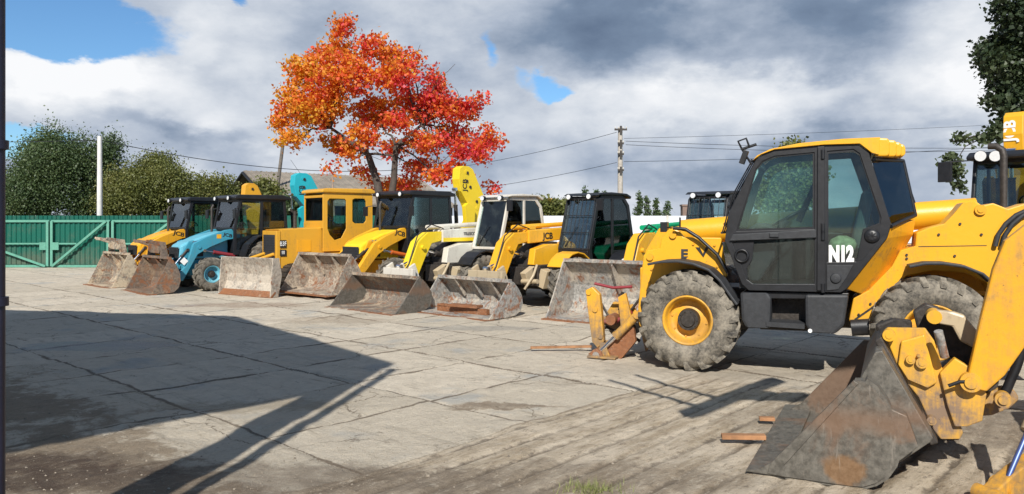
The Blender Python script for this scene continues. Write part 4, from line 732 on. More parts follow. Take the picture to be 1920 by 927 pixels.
tree('low olive green thicket between the white and black cabs', 'bush', [pb(1010, 385, 20, 14, 0, 52), pb(1040, 392, 26, 14, 0, 52), pb(1062, 388, 16, 12, 0, 52), pb(985, 390, 20, 14, 0, 52), pb(1085, 392, 20, 12, 0, 52)], 7000, .18, lg2, 1030, 52, .1, clump=10, spread=.25, cat='bush')
tree('green tree seen through the windows of the black and yellow cab', 'broadleaf_tree', [pb(1488, 285, 20, 18, 0, 42), pb(1470, 320, 30, 28, 0, 42), pb(1510, 325, 30, 30, 0, 42), pb(1485, 365, 45, 32, 0, 42), pb(1440, 370, 26, 30, 0, 42)], 13000, .18, lg2, 1485, 42, .2, clump=10, spread=.28)
tree('green tree standing just left of the black and yellow cab', 'broadleaf_tree', [pb(1395, 392, 20, 14, 0, 44), pb(1370, 398, 14, 10, 0, 44)], 2000, .18, lg2, 1390, 44, .1, clump=10, spread=.28) if False else None
TR = 17.0
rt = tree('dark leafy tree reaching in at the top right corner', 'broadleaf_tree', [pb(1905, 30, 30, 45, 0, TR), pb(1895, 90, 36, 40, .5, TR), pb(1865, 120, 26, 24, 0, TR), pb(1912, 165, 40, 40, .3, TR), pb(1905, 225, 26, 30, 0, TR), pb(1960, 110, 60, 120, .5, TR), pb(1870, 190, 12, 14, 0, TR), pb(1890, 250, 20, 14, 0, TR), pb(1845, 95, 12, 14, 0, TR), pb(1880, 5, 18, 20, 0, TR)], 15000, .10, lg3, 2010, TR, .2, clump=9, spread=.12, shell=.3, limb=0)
bt = empty('hanging_branch', (fx(2010, TR - .3), TR - .3, 0), label='sparse leafy branch hanging beside the mirror of the rear cab', cat='branch')
hb = [pb(1800, 258, 14, 8, 0, TR), pb(1830, 262, 20, 8, 0, TR), pb(1860, 255, 22, 14, 0, TR), pb(1885, 245, 20, 18, 0, TR), pb(1783, 300, 16, 16, 0, TR), pb(1790, 325, 12, 22, 0, TR), pb(1800, 350, 10, 16, 0, TR)]
leaves('foliage', hb, 900, .11, leafmat('pale_leaves', [(0, (.03, .05, .02)), (.6, (.10, .13, .06)), (1, (.22, .25, .14))]), bt, tuple(bt.location), 6, .07, .2, .1)
q = MB(); L0 = bt.location
q.tube([Vector((0, 0, 4.2)), at(1900, 235, TR) - L0, at(1850, 250, TR) - L0, at(1785, 265, TR) - L0], [.05, .03, .015, .006], 6); q.tube([at(1870, 245, TR) - L0, at(1810, 275, TR) - L0, at(1788, 310, TR) - L0, at(1800, 365, TR) - L0], [.02, .012, .008, .004], 5); q.build('branch', bark, bt)
# ------------------------------------------------------------------ the row of machines
# backhoe loaders: lip centre pixel, heading, scale
f = tipframe(184, 537, 226, .93, 1.17 - .3 + .78)
r1 = backhoe(f, dict(paint='yellow_old_shade', hood='yellow', bw=2.15, H=.98, D=.78, E=-.3, co=.5, bmat=BK[0], clam=True, rim='yellow', bh=3.3, fat=1.0, by=-.2), 'yellow backhoe loader farthest left, pale clamshell bucket in front of the gate', GRP)
f = tipframe(257, 548.5, 224, .93, 1.17 - .3 + .78)
r2 = backhoe(f, dict(paint='teal', hood='pale_teal', bw=2.1, H=.95, D=.78, E=-.3, co=.42, bmat=BK[1], clam=True, rim='pale_teal', boom='turq', bh=3.5, ribs=1), 'light blue backhoe loader with black cab and muddy brown bucket', GRP)
f = tipframe(568, 557.5, 229, .96, 1.17 + .95)
r4 = backhoe(f, dict(paint='yellow', hood='lemon', bw=2.2, H=.95, D=.95, E=0, co=.5, bmat=BK[2], bz=.10, rim='white', boom='lemon', ram='orange', bh=3.55, by=.25), 'bright yellow backhoe loader with black cab, pale blade bucket and raised lemon boom', GRP)
for r_, z_ in ((r1, 1.46), (r4, 1.46)):
    lettering('JCB', .17, M['text_b'], r_, face_left(-.50, .622, 1.56, R(-14)), bold=.004, sx=1.3)
lettering('JCB', .13, M['text_b'], r2, face_left(-.62, .622, 1.55, R(-14)), bold=.003, sx=1.3)
q = MB(); q.box((-.36, .624, 1.52), (.13, .004, .12)); q.build('badge', M['yellow'], r2)
lettering('NAG', .17, M['text_w'], r2, face_left(-1.22, .745, 1.14), bold=.006, sx=1.1)
q = MB(); q.box((.62, .622, .84), (.16, .004, .16), Matrix.Rotation(R(45), 3, 'Y')); q.build('sticker', M['text_w'], r2)
lettering('JCB', .20, M['text_b'], r2, Matrix.Translation((-3.2, .153, 2.95)) @ Matrix(((0, 1, 0, 0), (0, 0, 1, 0), (1, 0, 0, 0), (0, 0, 0, 1))), bold=.004)
lettering('JCB', .24, M['text_b'], r4, Matrix.Translation((-3.2, .403, 2.98)) @ Matrix(((0, 1, 0, 0), (0, 0, 1, 0), (1, 0, 0, 0), (0, 0, 0, 1))), bold=.004)
# bulldozer
hd = 221; hh = Vector((math.cos(R(hd)), math.sin(R(hd)))); dz = Fr((-6.04 * 1.065, 18.64 * 1.065), hd, 1.0)
bd = empty('bulldozer', (dz.O.x, dz.O.y, 0), dz.a, 1.0, label='ochre yellow crawler bulldozer with tall enclosed cab and rusty straight blade', cat='bulldozer', group=GRP)
oc = M['ochre']
q = MB(); q.prism([(-.10, .55), (-.10, 1.56), (-.02, 1.60), (-1.3, 1.66), (-1.3, .55)], -.44, .44); q.bb(-2.9, -1.3, -.5, .5, .55, 1.15); q.build('hood', oc, bd, .03)
q = MB(); q.bb(-.098, .02, -.46, .46, .42, 1.57); q.build('grille_frame', oc, bd, .015)
q = MB(); q.bb(.022, .035, -.36, .36, .62, 1.46)
for i in range(12): q.bb(.035, .045, -.35, .35, .66 + i * .065, .675 + i * .065)
q.build('grille', M['grey'], bd)
q = MB(); q.prism([(-.95, 1.0), (-.95, 1.32), (-.55, 1.32), (-.55, 1.0)], .441, .452); q.build('side_panel', M['yellow_old_shade'], bd, .004)
lettering('B3F', .17, M['text_w'], bd, face_left(-.16, .464, 1.22), sx=.7); lettering('III', .13, M['text_w'], bd, face_left(-.16, .464, .99), sx=.9)
q = MB(); q.bb(-.25, -.07, .461, .4625, 1.12, 1.32); q.bb(-.25, -.07, .461, .4625, .90, 1.07); q.build('badge', M['text_b'], bd)
outer = [(-1.25, 1.0), (-1.25, 2.56), (-1.35, 2.64), (-2.70, 2.66), (-2.78, 2.56), (-2.78, 1.35), (-2.5, 1.0)]
holes = [[(-1.45, 1.45), (-1.38, 1.62), (-1.38, 2.36), (-1.44, 2.44), (-1.90, 2.44), (-1.95, 2.38), (-1.95, 1.62), (-1.80, 1.36), (-1.6, 1.30)], [(-2.14, 1.82), (-2.14, 2.42), (-2.22, 2.46), (-2.52, 2.46), (-2.57, 2.38), (-2.57, 1.84), (-2.5, 1.76), (-2.22, 1.76)]]
cab(bd, outer, holes, -.60, .56, oc, oc, M['glassd'], ((-1.27, 1.8), (-1.27, 2.5)), ((-2.76, 1.6), (-2.76, 2.5)), [(-1.18, 2.60), (-1.20, 2.68), (-1.35, 2.72), (-2.72, 2.74), (-2.84, 2.68), (-2.84, 2.60)], lights=False)
q = MB(); q.prism([(-.60, 1.81), (.56, 1.81), (.56, 1.0), (-.60, 1.0)], 0, .01) if False else q.bb(-1.27, -1.235, -.597, .557, 1.62, 1.80); q.build('cab_front', oc, bd, .01)
for s_ in (-1, 1):
    yc = s_ * .72; tr = MB(); hx = 1.15; n = 34; rr_ = .33; pts = []
    for i in range(9): a = R(90 + 180 * i / 8); pts.append((-2.45 + rr_ * math.cos(a), .36 + rr_ * math.sin(a)))
    for i in range(9): a = R(270 + 180 * i / 8); pts.append((-.35 + rr_ * math.cos(a), .36 + rr_ * math.sin(a)))
    tr.prism(pts, yc - .19, yc + .19); P_ = pts + [pts[0]]
    for i in range(len(P_) - 1):
        a_, b_ = Vector(P_[i]), Vector(P_[i + 1]); L_ = (b_ - a_).length; m_ = max(1, round(L_ / .14))
        for j in range(m_):
            c_ = a_.lerp(b_, (j + .5) / m_); ang = math.atan2(b_.y - a_.y, b_.x - a_.x); tr.box((c_.x, yc, c_.y), (.10, .40, .05), Matrix.Rotation(-ang, 3, 'Y'))
    tr.build('track', M['greasy'], bd)
    q = MB(); q.bb(-2.6, -.2, s_ * .92 - .03, s_ * .92 + .03, .26, .46)
    for i in range(5): q.cyl((-2.2 + i * .4, s_ * .9, .22), (-2.2 + i * .4, s_ * .96, .22), .11)
    q.build('track_frame', oc, bd)
    q = MB(); q.prism([(-2.0, .40), (-2.0, .52), (.6, .42), (.75, .34), (.6, .28)], s_ * .42 - .05, s_ * .42 + .05); q.build('push_arm', oc, bd, .01)
    ram(bd, (.03, s_ * .3, .95), (1.1, s_ * .3, .62), .045, M['ochre'], .55)
    q = MB(); q.strip([(-.55, .84), (-1.2, .95), (-2.6, .98)], s_ * .55 if s_ > 0 else -.98, .98 if s_ > 0 else -.55, .04); q.build('fender', oc, bd, .01)
q = MB(); q.tube([(-.7, .0, 1.6), (-.7, .0, 2.1)], .05, 10); q.build('exhaust', M['greasy'], bd)
q = MB(); prof = [(.16, .02), (.03, .14), (-.05, .32), (-.06, .52), (.0, .74), (.09, .92)]; q.strip(prof, -1.0, .90, .03); bl_ = q.build('blade', BK[6], bd); bl_.location = (.99, 1.2, 0); bl_.rotation_euler = (0, 0, R(17))
q = MB(); q.strip([(.19, .0), (.14, .045), (.05, .135)], -1.02, .92, .045); q.build('cutting_edge', RUST, bl_)
for yy in (-1.0, .90): q = MB(); q.prism([(.18, .0), (.10, .93), (-.08, .93), (-.16, .5), (-.05, .0)], yy - .015, yy + .015); q.build('side_plate', BK[6], bl_)
q = MB(); q.bb(-.65, -.07, -.7, .1, .3, .62); q.build('push_frame', M['ochre'], bl_)
# telehandlers
f = tipframe(681, 582, 228, .94, 1.80 + .95, -.2)
r5 = telehandler(f, dict(paint='white', boom='white', nose='lemon', nose2='white', bw=2.3, H=.72, D=1.05, bmat=BK[3], frame='white', roof='white', clear=True, rim='cream', ribs=0, smat=BK[5], bz=.0), 'white telehandler with yellow striped boom and wide bucket, its side plates darkened as painted shade', GRP)  # side plates take a darker steel, shade put into their colour
q = MB(); q.bb(-1.2, .54, -.058, -.052, 1.44, 1.53); q.build('stripe', M['lemon'], r5); lettering('TELESCOPIC', .10, M['grey'], r5, face_left(-.4, -.054, 1.62), sx=1.0)
f = tipframe(844, 592, 227, .94, 1.80 + 1.0, -.2)
r6 = telehandler(f, dict(paint='yellow', boom='yellow', bw=2.15, H=.72, D=1.0, bmat=BK[4], nose2='cream', rim='cream', fender='yellow', guard=8, ribs=3, bz=.0), 'yellow telehandler with black guarded cab and grey bucket holding rusty bars', GRP)
lettering('JCB', .2, M['text_b'], r6, face_left(-.1, -.054, 1.58), bold=.004, sx=1.1)
f = tipframe(1116, 606, 232, .94, 1.80 + 1.0, -.2)
r7 = telehandler(f, dict(paint='green', boom='green', bw=2.25, H=1.12, D=1.05, bmat=BK[4], nose='yellow', rim='yellow', guard=8, ribs=1, roof='black'), 'green telehandler behind the nearest one, tall grey bucket with a broken rib', GRP)
# rusty bars lying in the grey bucket
tb = fT = tipframe(844, 592, 227, .94, 1.80 + 1.0, -.2)
o = MB(); o.box((0, 0, .06), (.10, 1.3, .11)); o.box((.04, .1, .15), (.22, .7, .05), Matrix.Rotation(R(6), 3, 'Z')); o.box((.0, -.5, .13), (.13, .26, .04)); ob = o.build('rusty_bar', RUST, bevel=.006); w_ = fT.O + fT.h * 2.45 * .94 + fT.l * (-.2) * .94
ob.location = (w_.x, w_.y, .02); ob.rotation_euler = (0, 0, fT.a + R(4)); tag(ob, 'rusty orange steel beam lying in the low grey bucket', 'steel beam')
# ------------------------------------------------------------------ the near telehandler
N = Fr((2.519, 9.903), 157); root = empty('telehandler', (N.O.x, N.O.y, 0), N.a, label='large yellow telehandler in front with black cab marked N12', cat='telehandler', group=GRP); tele = root
yel = M['yellow']; blk = M['dark']; YS = 1.10
def P(px, py, y=YS): return N.y(px, py, y)
def PL(l, y=YS): return [N.y(a, b_, y) for a, b_ in l]
wheel(root, 0, .93, .60, .42, .29, M['yellow'], 1, lugs=19, lug_h=.03, tyre=M['rubber2']); wheel(root, 0, -.95, .60, .42, .29, M['yellow'], -1, lugs=19, tyre=M['rubber2'])
xr = N.y(1750, 733, 1.15)[0]
wheel(root, xr, .94, .60, .42, .29, M['yellow'], 1, lugs=19, tyre=M['rubber2']); wheel(root, xr, -.95, .60, .42, .29, M['yellow'], -1, lugs=19, tyre=M['rubber2'])
q = MB(); q.bb(xr - .7, .55, -.42, .30, .5, .95); q.bb(-.14, .14, -.72, .72, .44, .72); q.bb(xr - .14, xr + .14, -.72, .72, .44, .72); q.build('chassis', M['greasy'], root, .02)
# front tower and body side
q = MB(); q.prism(PL([(1196, 578), (1206, 480), (1214, 470), (1236, 466), (1240, 448), (1252, 431), (1262, 428), (1274, 434), (1282, 445), (1352, 446), (1364, 516), (1330, 560), (1300, 600), (1225, 640), (1198, 610)], .70), .62, .70); q.build('front_body', yel, root, .015)
q = MB(); q.prism(PL([(1196, 578), (1206, 480), (1236, 466), (1240, 448), (1282, 445), (1290, 480), (1280, 560), (1225, 640)], .70), -.75, -.67); x0, z0 = N.y(1200, 520, .7); q.bb(x0 - .06, x0 + .02, -.668, .618, .62, z0 + .12); q.bb(x0 - .9, x0 - .06, -.668, .618, 1.15, z0 + .14); q.build('front_plate', yel, root, .015)
for a_, b_ in ((1262, 441), (1219, 482)):
    xx, zz = P(a_, b_, .70); q = MB(); q.cyl((xx, .702, zz), (xx, .73, zz), .045); q.build('pivot_pin', M['yellow_old_shade'], root)
# sign plate on the body
lettering('E', .15, M['grey'], root, face_left(*(lambda p: (p[0], .705, p[1]))(P(1283, 477, .705))), bold=.006, sx=1.2)
q = MB(); a_, b_ = P(1310, 465, .702), P(1326, 480, .702); q.prism(PL([(1304, 464), (1312, 464), (1318, 476), (1324, 462), (1330, 462), (1319, 483)], .702), .702, .708); q.build('sticker', M['text_b'], root)
# boom, behind the cab
bx0, bz0 = N.y(1262, 434, -.2); q = MB(); zb1 = N.y(1330, 436, -.2)[1]
q.tube([(N.y(1278, 436, -.15)[0], -.15, N.y(1278, 436, -.15)[1]), (N.y(1500, 420, -.15)[0], -.15, N.y(1500, 420, -.15)[1]), (N.y(1830, 398, -.15)[0], -.15, N.y(1830, 398, -.15)[1])], .17, 20); q.build('boom', yel, root)
q = MB(); q.prism(PL([(1215, 470), (1240, 428), (1280, 424), (1285, 452), (1262, 470), (1235, 560), (1215, 600), (1200, 590)], -.15), -.32, .02); q.build('boom_nose', yel, root, .02)
# front fender and hoses
def fender(pts, y0, y1, th=.03):
    q = MB(); q.strip([N.y(a, b_, y1) for a, b_ in pts], y0, y1, th); return q.build('fender', M['grey'], root, .01)
fender([(1213, 494), (1240, 489), (1270, 488), (1300, 493), (1330, 505), (1352, 526), (1370, 552), (1384, 571)][::-1], .72, 1.16, -.03)
q = MB()
for a in ([(1262, 428), (1285, 430), (1310, 446), (1345, 478), (1365, 512)],): q.tube([(*(lambda p: (p[0], .78, p[1]))(P(px, py, .78)),) for px, py in a], .022, 8)
q.tube([(*(lambda p: (p[0], .70, p[1]))(P(px, py, .7)),) for px, py in ((1275, 430), (1275, 408))], .012, 6); q.build('hose', M['black'], root)
q = MB(); xx, zz = P(1246, 426, .5); q.box((xx, .5, zz), (.09, .12, .13)); q.tube([(xx, .5, zz), (xx - .15, .55, zz - .02), (xx - .3, .6, zz - .05)], .012, 6); q.build('headlight', M['black'], root, .02)
# cab
outer = PL([(1359, 452), (1366, 400), (1417, 300), (1432, 288), (1452, 281), (1545, 272), (1608, 271), (1628, 283), (1671, 420), (1664, 446), (1588, 542), (1576, 549), (1404, 545), (1391, 533)])
h1 = PL([(1381, 434), (1417, 318), (1430, 302), (1452, 293), (1527, 286), (1527, 430)]); h2 = PL([(1373, 456), (1384, 452), (1527, 447), (1527, 533), (1412, 533), (1400, 524)])
h3 = PL([(1551, 284), (1600, 280), (1612, 288), (1652, 408), (1650, 422), (1605, 491), (1551, 492)])
Yr = .02
q = MB(); q.prism([outer, h1, h2, h3], YS - .06, YS)
q.prism(PL([(1533, 276), (1546, 275), (1548, 545), (1532, 545)]), YS + .003, YS + .03)
q.prism([outer, PL([(1381, 434), (1417, 318), (1430, 302), (1452, 293), (1600, 283), (1650, 420), (1640, 440)])], Yr, Yr + .05)
for px, py in ((1417, 303), (1628, 290), (1391, 533), (1368, 420), (1580, 545), (1668, 425)):
    xx, zz = P(px, py); q.box((xx, (YS + Yr) / 2, zz), (.06, YS - Yr - .12, .06))
q.build('cab_frame', blk, root, .012)
for h_ in (h1, h3): g = MB(); g.prism(inset(h_, -.02), YS - .035, YS - .025); g.build('window', M['glass'], root)
g = MB(); g.prism(PL([(1412, 458), (1527, 450), (1527, 533), (1412, 533), (1400, 524), (1398, 505), (1408, 490)], YS), YS - .035, YS - .025); g.build('window', M['glassd'], root)
g = MB(); g.prism(inset(PL([(1381, 434), (1417, 318), (1430, 302), (1452, 293), (1600, 283), (1650, 420), (1640, 440)]), -.02), Yr + .02, Yr + .03); g.build('window', M['glass'], root)
for h_ in (h1, h3): g = MB(); g.prism([inset(h_, -.015), inset(h_, .045)], YS - .024, YS - .012); g.build('window_seal', M['black'], root)
for px, py in ((1222, 505), (1218, 530), (1212, 560), (1300, 458), (1340, 460), (1345, 500), (1290, 485)):
    a_, z_ = P(px, py, .70); q = MB(); q.cyl((a_, .701, z_), (a_, .718, z_), .016, n=6); q.build('bolt', M['yellow_old_shade'], root)
for px, py in ((1610, 590), (1632, 570), (1700, 478), (1760, 440), (1800, 420), (1700, 485), (1880, 470), (1840, 440), (1790, 480)):
    a_, z_ = P(px, py, .84); q = MB(); q.cyl((a_, .841, z_), (a_, .856, z_), .014, n=6); q.build('bolt', M['greasy'], root)
q = MB(); q.prism([PL([(1600, 604), (1602, 598), (1668, 552), (1690, 520), (1692, 523), (1670, 556)], .841)], .841, .8435); q.build('panel_seam', M['greasy'], root)
q = MB(); q.prism([PL([(1722, 462), (1850, 460), (1850, 461.4), (1722, 463.4)], .841)], .841, .8435); q.build('panel_seam', M['greasy'], root)
# lower door panel with the speaker shaped boss
q = MB(); q.prism([PL([(1373, 456), (1384, 452), (1414, 452), (1410, 488), (1400, 505), (1402, 524), (1398, 526)])], YS - .03, YS - .012); xx, zz = P(1391, 480)
q.lathe([(.055, 0), (.085, .0), (.085, .02), (.075, .035), (.06, .035), (.055, .01)], (xx, YS - .012, zz), n=24); q.build('door_panel', M['black'], root, .006)
q = MB(); a_, z1_ = P(1380, 446); b_, z2_ = P(1530, 440); q.prism(PL([(1368, 452), (1374, 440), (1531, 431), (1531, 446)]), YS + .002, YS + .03); a_, b_ = P(1452, 441); q.box((a_, YS + .04, b_), (.10, .02, .05)); q.build('door_handle', M['grey'], root, .006)
q = MB()
for py in (290, 428, 442, 540): xx, zz = P(1543, py); q = MB(); q.cyl((xx, YS + .03, zz - .05), (xx, YS + .03, zz + .05), .022, n=10); q.build('hinge', M['black'], root)
q = MB(); q.prism(PL([(1550, 497), (1600, 497), (1588, 520), (1572, 543), (1550, 545)]), YS + .002, YS + .012); xx, zz = P(1567, 522); q.lathe([(.0, .02), (.05, .02), (.06, 0), (.0, 0)], (xx, YS + .012, zz), n=20); q.build('side_panel', M['grey'], root, .005)
xx, zz = P(1635, 443); q = MB(); q.lathe([(.0, .03), (.05, .03), (.075, .01), (.08, 0), (.0, 0)], (xx, YS + .003, zz), n=24)
for i in range(4): q.box((xx, YS + .035, zz), (.09, .01, .012), Matrix.Rotation(R(45 * i), 3, 'Y'))
q.build('air_vent', M['black'], root); q = MB(); q.prism(PL([(1618, 430), (1650, 418), (1658, 440), (1618, 488), (1606, 490)]), YS - .03, YS + .001); q.build('corner_panel', M['black'], root, .004)
lettering('N12', .235, M['text_w'], root, face_left(*(lambda p: (p[0], YS - .006, p[1]))(P(1577, 478))), bold=.016, sx=.60)
# windscreen, sloping roof screen and rear screen
def screen(name, pts, mat, th=.008):
    g = MB(); n = len(pts); v_ = [Vector(p) for p in pts]; nn = (v_[1] - v_[0]).cross(v_[2] - v_[0]).normalized() * th; g.add(v_ + [p + nn for p in v_], [tuple(range(n)), tuple(range(n, 2 * n))[::-1]] + [(i, (i + 1) % n, n + (i + 1) % n, n + i) for i in range(n)]); return g.build(name, mat, root)
fa, fb = P(1362, 440), P(1417, 303); screen('window', [(fa[0], Yr + .06, fa[1]), (fa[0], YS - .07, fa[1]), (fb[0], YS - .07, fb[1]), (fb[0], Yr + .06, fb[1])], M['glass'])
ra, rb = P(1640, 298), P(1671, 425); y2 = .62
ca, cb_ = N.y(1693, 302, y2), N.y(1716, 404, y2)
screen('window', [(ra[0] + .03, YS - .03, ra[1]), (rb[0] + .03, YS - .03, rb[1]), (cb_[0], y2, cb_[1]), (ca[0], y2, ca[1])], M['glassd'])
screen('window', [(ca[0], y2, ca[1]), (cb_[0], y2, cb_[1]), (cb_[0], Yr + .05, cb_[1]), (ca[0], Yr + .05, ca[1])], M['glassd'])
q = MB()
for yy in (y2, Yr + .05): q.tube([(ca[0], yy, ca[1]), (cb_[0], yy, cb_[1])], .022, 8)
q.tube([(cb_[0], Yr + .05, cb_[1]), (cb_[0], y2, cb_[1]), (rb[0], YS - .02, rb[1])], .022, 8); q.tube([(ca[0], Yr + .05, ca[1]), (ca[0], y2, ca[1]), (ra[0], YS - .02, ra[1])], .022, 8); q.tube([(ca[0] - .02, y2 - .1, ca[1] - .1), (cb_[0] - .03, y2 - .35, cb_[1] + .15)], .008, 5); q.build('rear_frame', blk, root)
# lower rear of the cab, darker worn paint stands in for its shade
lo = MB(); d1 = N.y(1716, 412, y2); d2 = N.y(1712, 440, y2); d3 = N.y(1640, 560, y2); e1, e2, e3 = P(1670, 428), P(1664, 447), P(1588, 543)
vs = [(e1[0], YS - .03, e1[1]), (e2[0], YS - .03, e2[1]), (e3[0], YS - .03, e3[1]), (d3[0], y2, d3[1]), (d2[0], y2, d2[1]), (d1[0], y2, d1[1])]; vs2 = [(a, Yr, c_) for a, b_, c_ in vs]
lo.add(vs + vs2, [(0, 1, 4, 5), (1, 2, 3, 4), (5, 4, 10, 11), (4, 3, 9, 10), (2, 8, 9, 3), (0, 5, 11, 6), (6, 7, 10, 11), (7, 8, 9, 10)]); lo.build('cab_rear_panel', M['yellow_old_shade'], root, .008)
# roof
rp = PL([(1412, 301), (1420, 292), (1445, 280), (1500, 269), (1580, 261), (1650, 258), (1648, 291), (1634, 287), (1612, 270), (1545, 272), (1452, 281), (1428, 290)]); rp = rp
q = MB(); q.prism(rp, Yr - .05, YS + .03)
q.build('roof', yel, root, .02)
q = MB()
for i, (a_, b_, zt_, zb_) in enumerate(((1640, 1668, 259, 294), (1660, 1682, 262, 294), (1676, 1692, 265, 293), (1688, 1700, 268, 292))):
    pz = PL([(a_, zt_), (b_ - 3, zt_ + 1), (b_, zt_ + 8), (b_, zb_ - 6), (b_ - 4, zb_), (a_, zb_)], YS - .05); q.prism(pz, Yr + .04 + i * .01, YS - .02 - i * .05)
q.build('roof_ridge', yel, root, .03)
# interior
xx, zz = P(1595, 440, .55); zf = P(1500, 535, .55)[1]
q = MB(); q.bb(P(1585, 500, .5)[0], P(1395, 500, .5)[0], Yr + .06, YS - .07, zf - .02, zf + .04); q.build('cab_floor', M['black'], root)
q = MB(); q.box((xx + .12, .55, zf + .42), (.48, .5, .14)); q.box((xx - .12, .55, zf + .78), (.13, .48, .68), Matrix.Rotation(R(-12), 3, 'Y')); q.box((xx - .24, .55, zf + 1.2), (.09, .28, .2), Matrix.Rotation(R(-12), 3, 'Y')); q.box((xx + .1, .55, zf + .2), (.36, .36, .32)); q.build('seat', M['seat'], root, .05)
q = MB(); wx, wz = P(1478, 408, .55); n = 24; pts = [Vector((wx + math.cos(2 * PI * i / n) * .18, .55 + math.sin(2 * PI * i / n) * .2, wz - math.cos(2 * PI * i / n) * .10)) for i in range(n + 1)]; q.tube(pts, .015, 6)
for i in (0, 8, 16): q.tube([pts[i], (wx + .02, .55, wz - .03)], .012, 5)
q.tube([(wx + .02, .55, wz - .03), (wx + .22, .55, zf + .5), (wx + .28, .55, zf + .05)], [.04, .06, .09], 10); q.build('steering_wheel', M['black'], root)
q = MB(); q.prism([(wx + .12, zf + .35), (wx + .12, wz - .12), (wx + .32, wz - .06), (fa[0] - .06, fa[1] - .05), (fa[0] - .25, zf + .05), (wx + .3, zf + .05)], .12, .95); q.build('dashboard', M['grey'], root, .03)
q = MB(); q.tube([(wx - .1, .14, wz - .05), (wx - .35, .14, wz + .55), (wx - .42, .14, wz + .75)], .035, 8); q.build('inner_pillar', M['grey'], root)
ctl = MB(); ctl.bb(xx - .1, xx + .4, .12, .26, zf + .45, zf + .62); ctl.tube([(xx + .3, .2, zf + .6), (xx + .34, .2, zf + .85)], .015, 6); ctl.build('control_console', M['black'], root, .02)
bg_ = MB(); bg_.lathe([(0.0, -.12), (.10, -.1), (.15, .0), (.12, .1), (.04, .15), (0.0, .15)], (0, 0, 0), ax='z', n=12); o = bg_.build('rag_bundle', M['rag']); p_ = P(1580, 462, .85); w_ = N.O + N.h * p_[0] + N.l * .85; o.location = (w_.x, w_.y, p_[1]); o.scale = (1.1, .8, .8); tag(o, 'crumpled pale green cloth on the seat behind the N12 window', 'cloth')
# screen guard bars and mirror bracket in front of the cab
q = MB()
for i in range(6):
    yy = .15 + i * .17; a_ = N.y(1396, 300, yy) if False else (fb[0] + .12, fb[1] - .05); q.tube([(fa[0] + .06, yy, fa[1] + .02), ((fa[0] + fb[0]) / 2 + .10, yy, (fa[1] + fb[1]) / 2 + .05), (fb[0] + .05, yy, fb[1] + .02)], .009, 5)
q.tube([(fb[0] + .05, .1, fb[1] + .02), (fb[0] + .05, 1.05, fb[1] + .02)], .014, 6); q.tube([(fa[0] + .06, .1, fa[1] + .02), (fa[0] + .06, 1.05, fa[1] + .02)], .014, 6); q.build('screen_guard', M['dark'], root)
m1_, m2_ = P(1410, 310), P(1392, 276); q = MB(); q.tube([(m1_[0], YS, m1_[1]), (m2_[0], YS + .05, m2_[1] - .03), (m2_[0] + .04, YS + .08, m2_[1] + .06), (m2_[0] - .05, YS + .08, m2_[1] + .09), (m2_[0] - .08, YS + .06, m2_[1])], .014, 6); q.tube([(m2_[0], YS + .05, m2_[1] - .03), (m2_[0] - .16, YS + .05, m2_[1] + .02)], .018, 6)
q.box((m2_[0] - .02, YS + .02, m2_[1] - .12), (.06, .08, .16), Matrix.Rotation(R(-20), 3, 'Y')); q.build('mirror_bracket', M['black'], root, .01)
# boxes under the cab
def sbox(name, pts, y0, y1, mat, bv=.03): q = MB(); q.prism(PL(pts, y1), y0, y1); return q.build(name, mat, root, bv)
sbox('tool_box', [(1387, 549), (1441, 550), (1446, 560), (1444, 617), (1398, 615), (1390, 600)], .55, YS + .02, M['grey']); sbox('tank_box', [(1509, 553), (1592, 553), (1583, 612), (1566, 627), (1518, 624), (1510, 610)], .5, YS + .02, M['grey'])
q = MB(); q.prism(PL([(1425, 556), (1530, 556), (1530, 622), (1425, 618)], .8), .70, .80); q.build('step_back', M['greasy'], root, .01); q = MB(); q.prism(PL([(1436, 603), (1509, 607), (1509, 617), (1436, 612)]), .7, YS + .03); q.build('step', M['grey'], root, .008)
sbox('under_frame', [(1400, 547), (1592, 550), (1590, 562), (1402, 560)], .3, YS - .05, M['black'], .01)
q = MB(); a_, z_ = P(1519, 620); q.cyl((a_, YS + .02, z_), (a_, YS + .035, z_), .022); q.build('filler_cap', M['text_w'], root)
q = MB(); a_ = P(1596, 615, .85); b_ = P(1652, 612, .85); q.cyl((a_[0], .80, a_[1]), (b_[0], .80, b_[1]), .10, n=20); q.build('air_tank', M['black'], root)
# rear body and tower
q = MB(); q.prism(PL([(1598, 612), (1592, 600), (1600, 560), (1628, 545), (1672, 500), (1688, 470), (1716, 462), (1718, 437), (1740, 428), (1770, 420), (1786, 404), (1806, 380), (1830, 378), (1842, 386), (1862, 381), (1890, 392), (1925, 381), (1990, 395), (2010, 520), (1995, 640), (1930, 650), (1866, 560), (1850, 530), (1812, 512), (1750, 508), (1700, 518), (1668, 545), (1646, 590), (1642, 614)], .84), .40, .84); q.build('rear_body', yel, root, .012)
q = MB(); xa = N.y(1668, 500, .8)[0]; xb = N.y(1980, 500, .8)[0]; q.bb(xb, xa, -.8, .398, .95, 1.5); q.build('engine_cover', yel, root, .05)
a_, z_ = P(1838, 394, .84); q = MB(); q.cyl((a_, .842, z_), (a_, .87, z_), .055); q.cyl((a_, .87, z_), (a_, .88, z_), .03); q.build('pivot_pin', M['yellow_old_shade'], root)
q = MB()
for d_ in (0, 13): q.tube([(*(lambda p: (p[0], .88, p[1]))(P(px + d_, py, .88)),) for px, py in ((1866, 462), (1872, 440), (1886, 420), (1905, 404), (1925, 395))], .024, 8)
q.build('hose', M['grey'], root)
fender([(1704, 498), (1735, 492), (1770, 492), (1810, 498), (1845, 512), (1866, 530)][::-1], .86, 1.16, -.03)
